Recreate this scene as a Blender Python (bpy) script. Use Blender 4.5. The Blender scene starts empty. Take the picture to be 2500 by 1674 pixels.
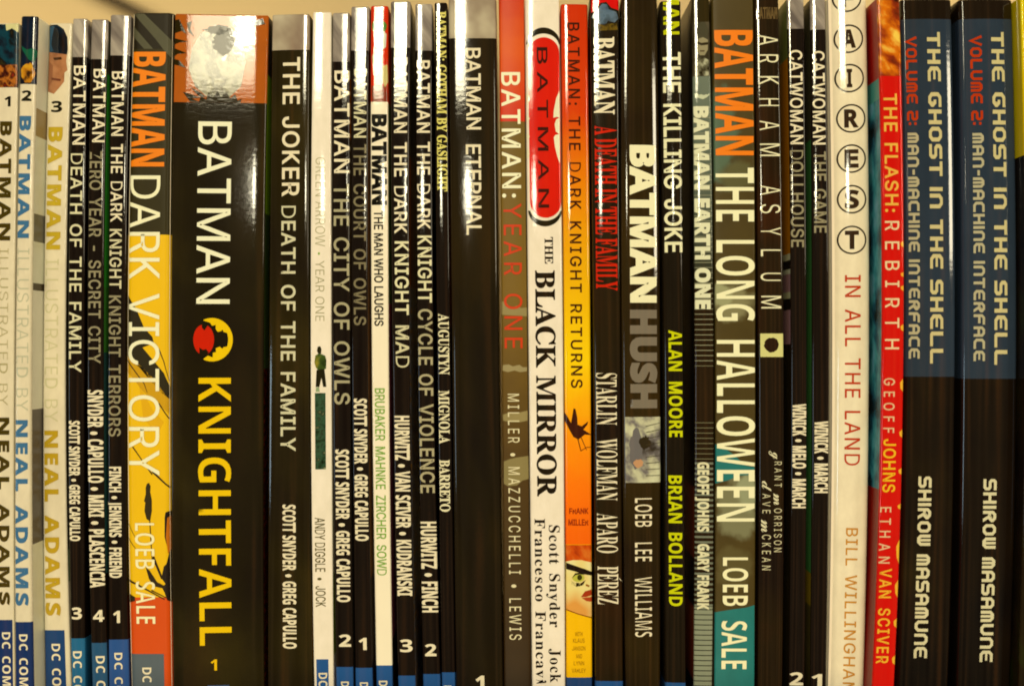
import bpy, bmesh, math, random
from mathutils import Vector
from mathutils.geometry import tessellate_polygon

# ------------------------------------------------------------------ scene, camera, light
sc = bpy.context.scene
col = sc.collection
S = 0.00015          # metres on the shelf front for one unit of the measuring grid
D = 3000.0           # camera distance in the same units (0.45 m)
CX, CY = 1250.0, 837.0

cam_d = bpy.data.cameras.new("camera"); cam = bpy.data.objects.new("camera", cam_d); col.objects.link(cam)
cam.location = (0, -D * S, 0); cam.rotation_euler = (math.pi / 2, 0, 0)
cam_d.sensor_width = 36; cam_d.lens = 36 * D / 2500.0
cam_d.clip_start = 0.01; cam_d.clip_end = 50
cam_d.dof.use_dof = True; cam_d.dof.focus_distance = D * S; cam_d.dof.aperture_fstop = 4.5
sc.camera = cam
sc.view_settings.view_transform = 'Standard'; sc.view_settings.look = 'None'
sc.view_settings.exposure = 0.09; sc.view_settings.gamma = 1; sc.view_settings.use_curve_mapping = False
sc.cycles.max_bounces = 6
sc.cycles.use_denoising = True
sc.cycles.filter_width = 1.9

w = bpy.data.worlds.new("World"); sc.world = w; w.use_nodes = True
nt = w.node_tree; bg = nt.nodes["Background"]
tc = nt.nodes.new("ShaderNodeTexCoord"); mp = nt.nodes.new("ShaderNodeMapping")
mp.inputs["Scale"].default_value = (12, 4, 5)
nz = nt.nodes.new("ShaderNodeTexNoise"); nz.inputs["Scale"].default_value = 1.0; nz.inputs["Detail"].default_value = 3
rp = nt.nodes.new("ShaderNodeValToRGB")
e = rp.color_ramp.elements
e[0].position = 0.36; e[0].color = (0.04, 0.035, 0.03, 1)
e[1].position = 0.70; e[1].color = (0.75, 0.30, 0.09, 1)
m_ = e.new(0.55); m_.color = (0.17, 0.135, 0.075, 1)
nt.links.new(tc.outputs["Generated"], mp.inputs["Vector"]); nt.links.new(mp.outputs["Vector"], nz.inputs["Vector"])
nt.links.new(nz.outputs["Fac"], rp.inputs["Fac"]); nt.links.new(rp.outputs["Color"], bg.inputs["Color"])
bg.inputs["Strength"].default_value = 0.8

def lamp(name, loc, target, sx, sy, radiance, color):
    d = bpy.data.lights.new(name, 'AREA'); d.shape = 'RECTANGLE'; d.size = sx; d.size_y = sy
    d.energy = radiance * math.pi * sx * sy; d.color = color
    o = bpy.data.objects.new(name, d); col.objects.link(o); o.location = loc
    o.rotation_euler = (Vector(target) - Vector(loc)).to_track_quat('-Z', 'Y').to_euler()
    return o
LX = -0.445
lamp("ceiling_panel", (LX, -4.0, 1.16), (0, 0, 0.1), 0.34, 0.50, 38, (1, 0.90, 0.60))
lamp("ceiling_tube", (LX + 0.11, -3.9, 1.12), (0, 0, 0.1), 0.055, 0.17, 220, (1, 0.94, 0.70))
lamp("far_panel", (LX + 0.20, -4.0, 0.55), (0, 0, 0.05), 0.10, 0.15, 60, (1, 0.92, 0.66))
lamp("side_panel", (2.6, -3.0, 0.62), (0, 0, 0.1), 0.5, 0.7, 22, (1, 0.88, 0.62))
lamp("window_glow", (-2.5, -3.0, -0.28), (0, 0, 0), 0.6, 0.5, 8, (0.62, 0.85, 1.0))
lamp("room_light", (0.2, -3.0, 2.3), (0, 0, 0.0), 2.5, 1.5, 5.6, (1, 0.77, 0.43))
lamp("floor_bounce", (-0.3, -3.4, -2.2), (0, 0, 0.0), 2.4, 1.2, 9.0, (1, 0.77, 0.43))
lamp("wall_fill", (0.9, 0.12, 0.9), (0.1, 0.4, 0.2), 0.6, 0.2, 10.0, (1, 0.80, 0.44))  # added fill lamp above the books, brightens the wall

# ------------------------------------------------------------------ colours and materials
LT = (1.18, 0.93, 0.54)     # colour of the light on the shelf
def lin(v):
    v /= 255.0
    return v / 12.92 if v <= 0.04045 else ((v + 0.055) / 1.055) ** 2.4
def C(r, g, b):
    """base colour of an ink that looks like (r,g,b) under the warm shop light"""
    b *= 0.86
    return tuple(min(0.86, max(0.003, (lin(v) - 0.006) / t)) for v, t in zip((r, g, b), LT))
MATS = {}
def ink(rgb, rough=0.14, var=0.10, bump=1.0, spec=None):
    key = (rgb, rough, var, bump, spec)
    if key in MATS: return MATS[key]
    m = bpy.data.materials.new("ink"); m.use_nodes = True; n = m.node_tree; p = n.nodes["Principled BSDF"]
    b = C(*rgb)
    uv = n.nodes.new("ShaderNodeTexCoord")
    map1 = n.nodes.new("ShaderNodeMapping"); map1.inputs["Scale"].default_value = (30, 14, 1)
    n1 = n.nodes.new("ShaderNodeTexNoise"); n1.inputs["Scale"].default_value = 1; n1.inputs["Detail"].default_value = 6
    n1.inputs["Roughness"].default_value = 0.65
    n.links.new(uv.outputs["UV"], map1.inputs["Vector"]); n.links.new(map1.outputs["Vector"], n1.inputs["Vector"])
    mx = n.nodes.new("ShaderNodeMix"); mx.data_type = 'RGBA'
    lo = tuple(c * (1 - var) for c in b); hi = tuple(min(0.9, c * (1 + var)) for c in b)
    mx.inputs["A"].default_value = (*lo, 1); mx.inputs["B"].default_value = (*hi, 1)
    n.links.new(n1.outputs["Fac"], mx.inputs["Factor"]); n.links.new(mx.outputs["Result"], p.inputs["Base Color"])
    add_gloss(n, p, uv, rough, bump)
    if spec is not None: p.inputs["Specular IOR Level"].default_value = spec
    MATS[key] = m
    return m
def add_gloss(n, p, uv, rough, bump):
    p.inputs["Roughness"].default_value = rough * 0.32 if rough < 0.22 else rough
    if rough >= 0.22: p.inputs["Specular IOR Level"].default_value = 0.2
    map2 = n.nodes.new("ShaderNodeMapping"); map2.inputs["Scale"].default_value = (60, 115, 1)
    n2 = n.nodes.new("ShaderNodeTexNoise"); n2.inputs["Scale"].default_value = 1; n2.inputs["Detail"].default_value = 3
    n.links.new(uv.outputs["UV"], map2.inputs["Vector"]); n.links.new(map2.outputs["Vector"], n2.inputs["Vector"])
    bp = n.nodes.new("ShaderNodeBump"); bp.inputs["Strength"].default_value = 1.0; bp.inputs["Distance"].default_value = 0.000009 * bump
    n.links.new(n2.outputs["Fac"], bp.inputs["Height"]); n.links.new(bp.outputs["Normal"], p.inputs["Normal"])
def art(name, stops, scale=(40, 18), rot=0.0, detail=4, distort=0.0, rough=0.16, bump=1.0, lo=0.33, hi=0.67, spec=None):
    """printed mottled artwork: a noise through a ramp of inks"""
    key = ("art", name)
    if key in MATS: return MATS[key]
    m = bpy.data.materials.new(name); m.use_nodes = True; n = m.node_tree; p = n.nodes["Principled BSDF"]
    uv = n.nodes.new("ShaderNodeTexCoord")
    mp = n.nodes.new("ShaderNodeMapping"); mp.inputs["Rotation"].default_value = (0, 0, rot)
    mp2 = n.nodes.new("ShaderNodeMapping"); mp2.inputs["Scale"].default_value = (*scale, 1)
    nz = n.nodes.new("ShaderNodeTexNoise"); nz.inputs["Scale"].default_value = 1; nz.inputs["Detail"].default_value = detail
    nz.inputs["Distortion"].default_value = distort
    rp = n.nodes.new("ShaderNodeValToRGB"); el = rp.color_ramp.elements
    k = len(stops)
    for i, s in enumerate(stops):
        pos = lo + (hi - lo) * i / (k - 1)
        x = el[i] if i < 2 else el.new(pos)
        x.position = pos; x.color = (*C(*s), 1)
    n.links.new(uv.outputs["UV"], mp.inputs["Vector"]); n.links.new(mp.outputs["Vector"], mp2.inputs["Vector"])
    n.links.new(mp2.outputs["Vector"], nz.inputs["Vector"]); n.links.new(nz.outputs["Fac"], rp.inputs["Fac"])
    n.links.new(rp.outputs["Color"], p.inputs["Base Color"])
    add_gloss(n, p, uv, rough, bump)
    if spec is not None: p.inputs["Specular IOR Level"].default_value = spec
    MATS[key] = m
    return m
def fade(name, stops, y0, y1, rough=0.16, var=0.12):
    """printed colour blend down the spine from y0 to y1 (grid units), stops = [(pos, rgb)]"""
    key = ("fade", name)
    if key in MATS: return MATS[key]
    m = bpy.data.materials.new(name); m.use_nodes = True; n = m.node_tree; p = n.nodes["Principled BSDF"]
    uv = n.nodes.new("ShaderNodeTexCoord"); sp = n.nodes.new("ShaderNodeSeparateXYZ")
    mr = n.nodes.new("ShaderNodeMapRange"); mr.inputs["From Min"].default_value = y0 / 1000; mr.inputs["From Max"].default_value = y1 / 1000
    nz = n.nodes.new("ShaderNodeTexNoise"); nz.inputs["Scale"].default_value = 22; nz.inputs["Detail"].default_value = 5
    ad = n.nodes.new("ShaderNodeMath"); ad.operation = 'MULTIPLY_ADD'; ad.inputs[1].default_value = var; 
    rp = n.nodes.new("ShaderNodeValToRGB"); el = rp.color_ramp.elements
    for i, (pos, s) in enumerate(stops):
        x = el[i] if i < 2 else el.new(pos)
        x.position = pos; x.color = (*C(*s), 1)
    n.links.new(uv.outputs["UV"], sp.inputs[0]); n.links.new(sp.outputs["Y"], mr.inputs["Value"])
    n.links.new(uv.outputs["UV"], nz.inputs["Vector"]); n.links.new(nz.outputs["Fac"], ad.inputs[0])
    sub = n.nodes.new("ShaderNodeMath"); sub.operation = 'SUBTRACT'; sub.inputs[1].default_value = var / 2
    n.links.new(mr.outputs["Result"], sub.inputs[0]); n.links.new(sub.outputs[0], ad.inputs[2])
    n.links.new(ad.outputs[0], rp.inputs["Fac"]); n.links.new(rp.outputs["Color"], p.inputs["Base Color"])
    add_gloss(n, p, uv, rough, 1.0)
    MATS[key] = m
    return m
def plain(name, rgb, rough, scale=20, var=0.1):
    m = bpy.data.materials.new(name); m.use_nodes = True; n = m.node_tree; p = n.nodes["Principled BSDF"]
    uv = n.nodes.new("ShaderNodeTexCoord"); nz = n.nodes.new("ShaderNodeTexNoise"); nz.inputs["Scale"].default_value = scale; nz.inputs["Detail"].default_value = 4
    mx = n.nodes.new("ShaderNodeMix"); mx.data_type = 'RGBA'
    mx.inputs["A"].default_value = (*[c * (1 - var) for c in rgb], 1); mx.inputs["B"].default_value = (*[min(.9, c * (1 + var)) for c in rgb], 1)
    n.links.new(uv.outputs["Object"], nz.inputs["Vector"]); n.links.new(nz.outputs["Fac"], mx.inputs["Factor"])
    n.links.new(mx.outputs["Result"], p.inputs["Base Color"]); p.inputs["Roughness"].default_value = rough
    return m
def cloud(bk, name, base, spots, rough=0.34):
    """printed haze: soft ragged spots (cx, cy, rx, ry, rgb) blended into the base ink"""
    m = bpy.data.materials.new(name); m.use_nodes = True; n = m.node_tree; p = n.nodes["Principled BSDF"]
    uv = n.nodes.new("ShaderNodeTexCoord"); nz = n.nodes.new("ShaderNodeTexNoise"); nz.inputs["Scale"].default_value = 26; nz.inputs["Detail"].default_value = 6
    n.links.new(uv.outputs["UV"], nz.inputs["Vector"])
    last = None
    n2 = n.nodes.new("ShaderNodeTexNoise"); n2.inputs["Scale"].default_value = 14; n2.inputs["Detail"].default_value = 7
    n.links.new(uv.outputs["UV"], n2.inputs["Vector"])
    mx = n.nodes.new("ShaderNodeMix"); mx.data_type = 'RGBA'
    mx.inputs["A"].default_value = (*[c * .75 for c in C(*base)], 1); mx.inputs["B"].default_value = (*[c * 1.25 for c in C(*base)], 1)
    n.links.new(n2.outputs["Fac"], mx.inputs["Factor"]); last = mx.outputs["Result"]
    for cx, cy, rx, ry, rgb in spots:
        mp = n.nodes.new("ShaderNodeMapping"); mp.vector_type = 'TEXTURE'
        mp.inputs["Location"].default_value = ((cx - quad(bk.L0)(cy) + bk.seed) / 1000, cy / 1000, 0); mp.inputs["Scale"].default_value = (rx / 1000, ry / 1000, 1)
        ln = n.nodes.new("ShaderNodeVectorMath"); ln.operation = 'LENGTH'
        ad = n.nodes.new("ShaderNodeMath"); ad.operation = 'MULTIPLY_ADD'; ad.inputs[1].default_value = 1.3
        mr = n.nodes.new("ShaderNodeMapRange"); mr.interpolation_type = 'SMOOTHSTEP'
        mr.inputs["From Min"].default_value = 1.75; mr.inputs["From Max"].default_value = 1.25
        m2 = n.nodes.new("ShaderNodeMix"); m2.data_type = 'RGBA'; m2.inputs["B"].default_value = (*C(*rgb), 1)
        n.links.new(uv.outputs["UV"], mp.inputs["Vector"]); n.links.new(mp.outputs["Vector"], ln.inputs[0])
        n.links.new(nz.outputs["Fac"], ad.inputs[0]); n.links.new(ln.outputs["Value"], ad.inputs[2])
        n.links.new(ad.outputs[0], mr.inputs["Value"]); n.links.new(mr.outputs["Result"], m2.inputs["Factor"])
        n.links.new(last, m2.inputs["A"]); last = m2.outputs["Result"]
    n.links.new(last, p.inputs["Base Color"]); add_gloss(n, p, uv, rough, 0.7)
    return m
paper = plain("paper", (0.72, 0.68, 0.58), 0.8, 60)

# ------------------------------------------------------------------ lettering (outlines as numbers)
GL = {'I': {
'A': (480, [16,0,201,509,276,509,463,0,395,0,344,142,135,142,85,0],[155,199,324,199,246,426,238,452,231,426],),
'B': (456, [60,0,60,509,241,509,289,504,329,491,359,469,381,442,394,410,398,374,395,344,387,320,356,286,315,267,315,262,339,257,363,245,385,227,402,203,414,173,418,136,413,100,400,67,377,39,344,18,301,4,247,0],[125,57,245,57,296,63,330,80,349,105,355,137,352,161,342,184,327,203,306,218,279,228,248,231,125,231],[125,285,238,285,288,296,308,309,323,326,333,348,336,372,330,403,313,429,283,446,240,452,125,452],),
'C': (510, [267,-7,205,1,150,25,104,63,70,115,48,179,40,254,48,329,70,393,104,445,150,484,205,508,267,516,340,504,373,490,402,471,427,447,448,418,463,385,473,348,408,348,389,395,357,428,315,449,267,456,223,450,184,432,150,403,125,364,109,314,103,254,109,194,125,145,151,105,184,76,223,59,267,53,315,60,357,81,389,114,408,160,473,160,463,124,448,91,428,62,402,38,373,19,341,5,305,-4],),
'D': (502, [60,0,60,509,225,509,294,501,353,478,399,441,433,391,455,329,462,255,455,181,433,119,398,68,351,31,291,8,219,0],[125,57,125,452,221,452,275,446,320,428,354,399,379,361,394,312,399,255,394,198,379,149,354,110,318,81,272,63,215,57],),
'E': (419, [60,0,60,509,372,509,372,452,125,452,125,286,355,286,355,229,125,229,125,57,375,57,375,0],),
'F': (410, [60,0,60,509,369,509,369,452,125,452,125,278,346,278,346,221,125,221,125,0],),
'G': (520, [269,-7,205,1,149,25,104,64,69,116,47,179,40,254,47,329,69,393,103,445,149,484,203,508,265,516,304,513,340,504,374,489,403,469,429,445,449,416,465,384,474,349,408,349,387,393,356,427,315,448,265,456,222,450,183,432,150,404,125,364,109,314,103,254,109,194,125,145,151,105,184,76,224,59,269,53,309,57,345,71,374,93,396,123,410,160,415,202,434,199,283,199,283,256,478,256,478,200,471,141,451,91,419,50,377,19,326,0],),
'H': (517, [60,0,60,509,125,509,125,289,392,289,392,509,457,509,457,0,392,0,392,232,125,232,125,0],),
'I': (300, [31,0,31,57,118,57,118,452,31,452,31,509,269,509,269,452,183,452,183,57,269,57,269,0],),
'J': (396, [185,-7,124,3,75,33,44,81,33,145,33,173,98,173,98,145,104,104,122,74,149,56,185,50,220,56,248,74,266,104,272,145,272,509,336,509,336,145,326,81,294,33,246,3],),
'K': (467, [60,0,60,509,125,509,125,285,340,509,422,509,222,298,430,0,352,0,176,248,125,195,125,0],),
'L': (393, [60,0,60,509,125,509,125,57,361,57,361,0],),
'M': (628, [60,0,60,509,152,509,277,187,287,159,299,123,311,84,322,49,307,49,318,83,330,121,342,158,352,187,476,509,568,509,568,0,504,0,504,291,504,327,505,369,506,413,507,457,513,457,498,409,482,363,467,322,456,291,342,0,286,0,170,291,159,321,145,361,129,408,112,457,119,457,120,416,121,372,122,328,122,291,122,0],),
'N': (523, [60,0,60,509,136,509,343,183,363,151,388,107,414,55,405,54,401,108,399,157,399,195,399,509,463,509,463,0,387,0,202,290,177,331,148,381,108,452,119,454,122,384,124,328,125,291,125,0],),
'O': (533, [267,-7,205,1,150,25,105,63,70,115,48,179,40,254,48,329,70,393,105,445,150,484,205,508,267,516,329,508,384,484,429,445,464,393,486,329,493,254,486,179,464,115,429,63,384,25,329,1],[267,53,310,59,349,76,383,105,408,144,425,194,430,254,425,314,408,365,383,404,349,433,310,450,267,456,223,450,184,433,151,404,125,364,109,314,103,254,109,194,125,144,151,105,184,76,223,59],),
'P': (445, [60,0,60,509,235,509,289,503,332,487,366,462,390,430,404,391,409,348,404,304,390,265,366,233,332,207,289,191,235,186,109,186,109,242,233,242,269,246,297,256,318,272,333,294,342,319,344,348,342,376,333,402,318,423,297,439,268,449,232,452,125,452,125,0],),
'Q': (533, [245,159,313,159,369,85,384,65,468,-48,401,-48,346,27,331,46],[267,-7,205,1,150,25,105,63,70,115,48,179,40,254,48,329,70,393,105,445,150,484,205,508,267,516,329,508,384,484,429,445,464,393,486,329,493,254,486,179,464,115,429,63,384,25,329,1],[267,53,310,59,349,76,383,105,408,144,425,194,430,254,425,314,408,365,383,404,349,433,310,450,267,456,223,450,184,433,151,404,125,364,109,314,103,254,109,194,125,144,151,105,184,76,223,59],),
'R': (449, [60,0,60,509,236,509,290,504,333,489,367,465,390,433,405,395,409,352,405,309,390,271,367,240,333,217,289,203,236,198,96,198,96,255,234,255,269,258,298,267,319,281,334,300,342,324,345,352,342,380,334,405,319,425,298,440,269,449,233,452,125,452,125,0],[353,0,230,229,303,229,428,0],),
'S': (447, [224,-9,172,-4,128,9,91,31,64,60,46,96,38,137,104,137,110,110,123,88,142,71,166,59,224,49,257,52,286,60,311,74,329,92,341,114,346,139,342,161,332,179,296,205,245,222,184,239,128,260,86,289,60,326,52,372,58,413,75,448,102,476,138,498,180,511,227,516,275,511,316,498,351,476,377,449,394,415,401,378,337,378,326,412,302,437,267,453,225,459,194,456,167,448,145,435,129,418,118,398,115,376,119,352,131,334,169,308,212,293,264,279,312,264,359,238,395,198,405,171,408,139,403,99,386,64,360,34,323,11,278,-4],),
'T': (449, [32,452,32,509,417,509,417,452,257,452,257,0,193,0,193,452],),
'U': (517, [259,-8,203,-2,154,15,114,43,85,80,66,124,60,173,60,509,124,509,124,178,128,144,141,113,160,87,187,68,220,56,259,52,298,56,331,68,357,87,377,113,389,144,393,178,393,509,457,509,457,173,451,124,433,80,403,43,363,15,315,-2],),
'V': (480, [204,0,16,509,84,509,192,206,215,137,248,31,235,31,267,138,290,206,395,509,463,509,278,0],),
'W': (686, [155,0,16,509,82,509,163,196,175,145,187,94,197,40,189,40,200,94,211,145,224,196,306,509,380,509,462,196,474,145,486,94,497,40,488,40,499,94,510,145,523,196,603,509,670,509,530,0,455,0,368,323,351,391,336,475,350,475,335,395,318,323,230,0],),
'X': (474, [18,0,217,284,217,236,29,509,104,509,178,400,204,361,223,329,243,292,232,292,252,329,272,361,298,400,374,509,446,509,259,239,259,287,456,0,382,0,292,129,268,165,250,195,230,231,244,231,225,196,206,166,182,129,91,0],),
'Y': (472, [203,0,203,208,16,509,91,509,192,344,222,292,250,230,224,230,251,293,280,344,381,509,455,509,268,208,268,0],),
'Z': (438, [42,0,42,46,273,385,306,431,341,476,348,454,285,452,223,452,40,452,40,509,397,509,397,462,169,129,134,81,97,33,90,54,152,57,214,57,399,57,399,0],),
'0': (453, [227,-7,174,1,130,24,95,62,69,113,53,178,48,254,53,330,69,395,95,447,130,484,174,508,227,516,279,508,323,484,358,447,384,395,400,330,405,254,400,178,384,113,359,62,323,24,279,1],[227,50,261,56,290,74,313,103,330,144,340,194,344,254,340,314,330,365,313,405,290,435,261,453,227,460,192,453,163,435,140,405,123,365,113,314,109,254,113,194,123,144,140,103,163,74,192,56],),
'1': (453, [76,0,76,55,391,55,391,0],[276,509,276,0,212,0,212,448,209,448,86,358,86,427,198,509],),
'2': (453, [64,0,64,47,234,229,282,282,311,327,320,371,317,397,308,419,293,436,273,449,224,460,196,457,172,447,153,433,139,413,130,390,127,362,66,362,71,405,86,442,111,473,143,496,182,511,225,516,268,511,306,497,337,474,361,445,376,411,381,372,371,318,336,259,267,180,153,60,153,57,389,57,389,0],),
'3': (453, [218,-7,173,-3,133,10,98,30,70,57,52,91,44,132,109,132,115,107,126,87,144,71,165,59,219,50,275,61,297,74,315,93,325,116,329,145,326,172,316,196,299,217,275,234,242,244,201,248,157,248,157,299,288,448,288,452,70,452,70,509,372,509,372,461,211,278,211,289,264,288,308,276,344,253,371,222,387,186,393,145,387,103,370,66,344,36,309,12,266,-2],),
'4': (453, [40,105,40,158,247,509,311,509,109,166,109,163,413,163,413,105],[282,0,282,121,282,146,282,318,343,318,343,0],),
'5': (453, [221,-7,178,-2,140,11,108,32,83,60,66,93,60,130,122,130,127,108,138,89,173,60,221,50,250,53,276,64,298,82,314,104,324,131,328,162,324,193,314,221,297,244,275,262,248,273,218,277,167,268,128,246,67,253,96,509,366,509,366,452,151,452,134,301,136,301,178,325,229,334,263,330,294,321,321,306,345,285,364,260,379,231,388,199,391,163,385,117,369,76,343,41,309,15,268,-1],),
'6': (453, [226,-7,182,-1,142,15,109,40,84,74,69,115,64,162,68,199,80,239,137,340,252,509,322,509,151,261,145,261,165,288,196,307,235,314,278,309,316,295,346,271,370,240,384,201,389,157,384,112,368,73,343,39,310,14,271,-2],[226,48,254,52,279,63,299,79,314,101,324,128,327,157,324,187,314,213,299,235,279,251,254,262,226,265,198,262,174,252,153,235,138,214,128,188,125,158,128,128,138,102,153,79,174,63,198,52],),
'7': (453, [97,0,323,448,323,452,62,452,62,509,391,509,391,449,165,0],),
'8': (453, [226,-7,178,-2,136,11,101,33,74,62,57,96,52,135,55,166,65,195,81,220,101,241,125,256,153,265,153,267,119,282,93,308,76,342,70,380,75,417,90,450,114,477,146,498,184,511,226,516,269,511,306,498,337,477,361,450,377,417,382,380,376,342,359,308,333,282,300,267,300,265,327,256,351,241,372,220,387,195,397,166,401,135,395,96,378,62,352,33,317,11,275,-2],[226,49,258,52,285,60,307,74,323,91,333,113,337,139,333,165,322,189,305,208,283,223,256,232,226,235,196,232,169,223,147,208,130,189,119,165,115,139,119,113,129,91,145,74,167,60,195,52],[226,290,274,300,293,313,307,330,316,351,319,376,316,399,308,420,294,437,275,449,226,460,177,449,159,437,145,420,136,399,133,376,136,351,145,330,159,313,178,300],),
'9': (453, [226,516,271,510,310,494,343,468,368,434,384,393,389,347,385,309,373,270,315,168,200,0,130,0,301,248,307,248,287,221,257,202,218,195,175,199,137,214,106,237,83,269,68,307,64,352,69,397,85,436,110,469,143,494,182,510],[226,460,199,457,174,446,154,429,138,407,129,381,125,352,129,322,138,295,154,274,174,257,199,247,226,243,254,247,279,257,299,273,314,295,324,321,327,350,324,381,314,407,299,429,279,446,254,457],),
'•': (389, [194,93,166,96,139,107,117,124,100,147,89,173,85,202,89,231,100,257,117,279,139,296,166,307,194,311,223,307,249,296,272,279,289,257,300,231,304,202,300,173,289,147,272,124,249,107,223,96],),
':': (188, [95,-4,78,-1,63,9,53,24,50,41,53,59,63,73,78,83,95,87,113,83,128,73,138,59,141,41,138,24,128,9,113,-1],[95,271,78,274,63,284,53,299,50,316,53,334,63,349,78,359,95,362,113,359,128,349,138,334,141,316,138,299,128,284,113,274],),
'.': (188, [95,-4,78,-1,63,9,53,24,50,41,53,59,63,73,78,83,95,87,113,83,128,73,138,59,141,41,138,24,128,9,113,-1],),
'-': (453, [337,244,337,188,114,188,114,244],),
'É': (419, [60,0,60,509,372,509,372,452,125,452,125,286,355,286,355,229,125,229,125,57,375,57,375,0],[191,558,239,659,307,659,241,558],),
'|': (230, [141,673,141,-164,88,-164,88,673],),
'}': (273, [243,219,177,226,137,244,118,271,112,307,112,405,108,442,96,468,74,483,37,488,37,539,99,531,122,521,139,507,162,466,169,406,169,327,173,293,185,270,208,257,243,252],[37,-96,37,-45,74,-40,96,-25,108,1,112,39,112,136,118,171,137,199,177,218,243,224,243,191,208,187,185,173,173,150,169,116,169,38,162,-23,139,-64,122,-78,99,-88],[243,191,182,191,182,253,243,252],),
'·': (196, [98,196,81,200,66,210,56,224,52,242,56,259,66,274,81,284,98,287,116,284,130,274,140,259,144,242,140,224,130,210,116,200],),
},
'B': {
'A': (463, [0,0,169,482,293,482,463,0,354,0,319,114,144,114,109,0],[170,199,295,199,259,311,251,340,240,375,232,407,223,374,212,336,204,311],),
'B': (451, [60,0,60,480,210,480,294,473,355,453,376,437,391,416,401,389,404,358,399,320,384,289,361,266,330,255,330,251,373,234,391,220,404,199,413,173,416,139,404,81,369,37,313,9,240,0],[162,289,221,289,258,293,282,304,295,321,300,345,294,368,279,384,253,393,216,396,162,396],[162,84,228,84,267,88,292,102,306,122,310,149,306,173,292,192,266,205,225,209,162,209],),
'C': (428, [255,-7,187,1,133,24,91,61,62,110,45,170,39,239,46,307,65,367,97,417,141,455,197,478,264,486,335,477,404,453,371,370,317,392,264,402,212,391,175,358,151,306,144,238,151,171,172,120,209,88,264,78,323,85,386,103,386,18,324,-1],),
'D': (497, [60,0,60,480,211,480,281,473,342,453,391,419,427,374,450,315,458,244,454,187,441,138,419,96,389,61,351,35,306,15,255,4,196,0],[162,84,206,84,270,94,316,123,343,173,353,242,344,311,318,359,275,387,216,396,162,396],),
'E': (376, [60,0,60,480,336,480,336,396,162,396,162,291,324,291,324,208,162,208,162,84,336,84,336,0],),
'F': (369, [60,0,60,480,335,480,335,396,161,396,161,273,323,273,323,189,161,189,161,0],),
'G': (486, [262,-7,211,-3,167,9,129,29,97,56,71,92,53,134,43,184,39,240,46,311,68,371,104,420,153,456,215,479,289,486,365,478,432,457,398,375,348,394,289,402,247,397,212,381,183,357,162,325,148,285,144,238,147,194,156,155,173,123,197,98,229,83,269,78,305,80,333,85,333,185,242,185,242,269,433,269,433,21,354,1],),
'H': (514, [60,0,60,480,162,480,162,291,352,291,352,480,453,480,453,0,352,0,352,207,162,207,162,0],),
'I': (261, [21,0,21,58,80,85,80,395,21,422,21,480,240,480,240,422,181,395,181,85,240,58,240,0],),
'J': (222, [10,-141,-24,-139,-50,-134,-50,-49,-27,-54,-2,-56,30,-49,43,-39,52,-24,60,30,60,480,162,480,162,31,157,-25,143,-69,120,-102,89,-124,52,-137],),
'K': (446, [60,0,60,480,162,480,162,260,181,288,202,316,332,480,445,480,277,267,446,0,330,0,205,202,162,171,162,0],),
'L': (379, [60,0,60,480,162,480,162,84,357,84,357,0],),
'M': (633, [60,0,60,480,199,480,312,113,314,113,435,480,573,480,573,0,478,0,478,227,479,279,481,335,483,375,480,375,357,0,263,0,148,376,145,376,148,336,150,278,151,223,151,0],),
'N': (546, [60,0,60,480,189,480,397,120,399,120,396,187,394,253,394,480,486,480,486,0,357,0,148,363,145,363,149,294,151,226,151,0],),
'O': (535, [267,-7,196,1,139,24,95,61,63,111,45,171,39,241,45,311,63,371,95,420,139,456,196,479,268,487,339,479,396,456,440,420,471,370,490,310,496,240,490,171,471,110,440,61,396,24,339,1],[267,79,323,89,361,122,382,173,389,240,382,308,361,359,323,392,268,402,212,392,175,359,153,308,146,240,153,173,175,122,212,89],),
'P': (422, [60,0,60,480,214,480,294,470,349,440,381,392,392,330,387,289,374,252,351,219,316,193,268,176,206,171,162,171,162,0],[162,254,195,254,234,258,264,271,282,293,289,326,284,357,269,379,243,392,208,396,162,396],),
'Q': (535, [363,-114,275,-7,267,-7,196,1,139,24,95,61,63,111,45,171,39,241,45,311,63,371,95,420,139,456,196,479,268,487,339,479,396,456,440,420,471,370,490,310,496,240,488,165,467,101,430,50,377,15,493,-114],[267,79,323,89,361,122,382,173,389,240,382,308,361,359,323,392,268,402,212,392,175,359,153,308,146,240,153,173,175,122,212,89],),
'R': (443, [60,0,60,480,200,480,285,471,345,444,380,399,392,336,388,305,379,278,346,237,302,209,443,0,330,0,216,184,162,184,162,0],[162,267,195,267,238,271,267,283,283,304,289,333,283,362,266,382,236,393,193,396,162,396],),
'S': (370, [167,-7,95,1,31,22,31,117,102,90,138,80,175,77,207,81,228,92,240,108,244,128,237,153,217,172,150,207,114,225,77,253,48,293,39,319,36,350,47,407,80,450,131,477,199,486,270,478,341,453,308,373,249,394,195,402,170,398,151,388,140,373,136,353,141,330,158,313,226,277,289,241,312,220,329,196,340,168,343,133,332,76,297,31,242,3],),
'T': (389, [144,0,144,395,13,395,13,480,375,480,375,395,245,395,245,0],),
'U': (508, [252,-7,207,-4,168,5,134,21,107,42,70,98,57,171,57,480,158,480,158,186,165,136,183,103,213,85,255,79,297,85,327,105,344,138,349,187,349,480,451,480,451,169,445,122,429,80,401,44,363,16,313,-1],),
'V': (437, [163,0,0,480,103,480,193,194,200,167,211,125,218,89,225,125,236,167,243,194,334,480,437,480,273,0],),
'W': (649, [122,0,0,480,100,480,161,218,170,179,179,132,185,92,191,132,199,177,207,211,277,480,373,480,443,211,450,177,459,132,465,92,471,132,480,179,488,218,549,480,649,480,527,0,412,0,347,252,342,274,335,306,328,339,324,364,321,339,314,307,308,274,302,251,238,0],),
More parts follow.
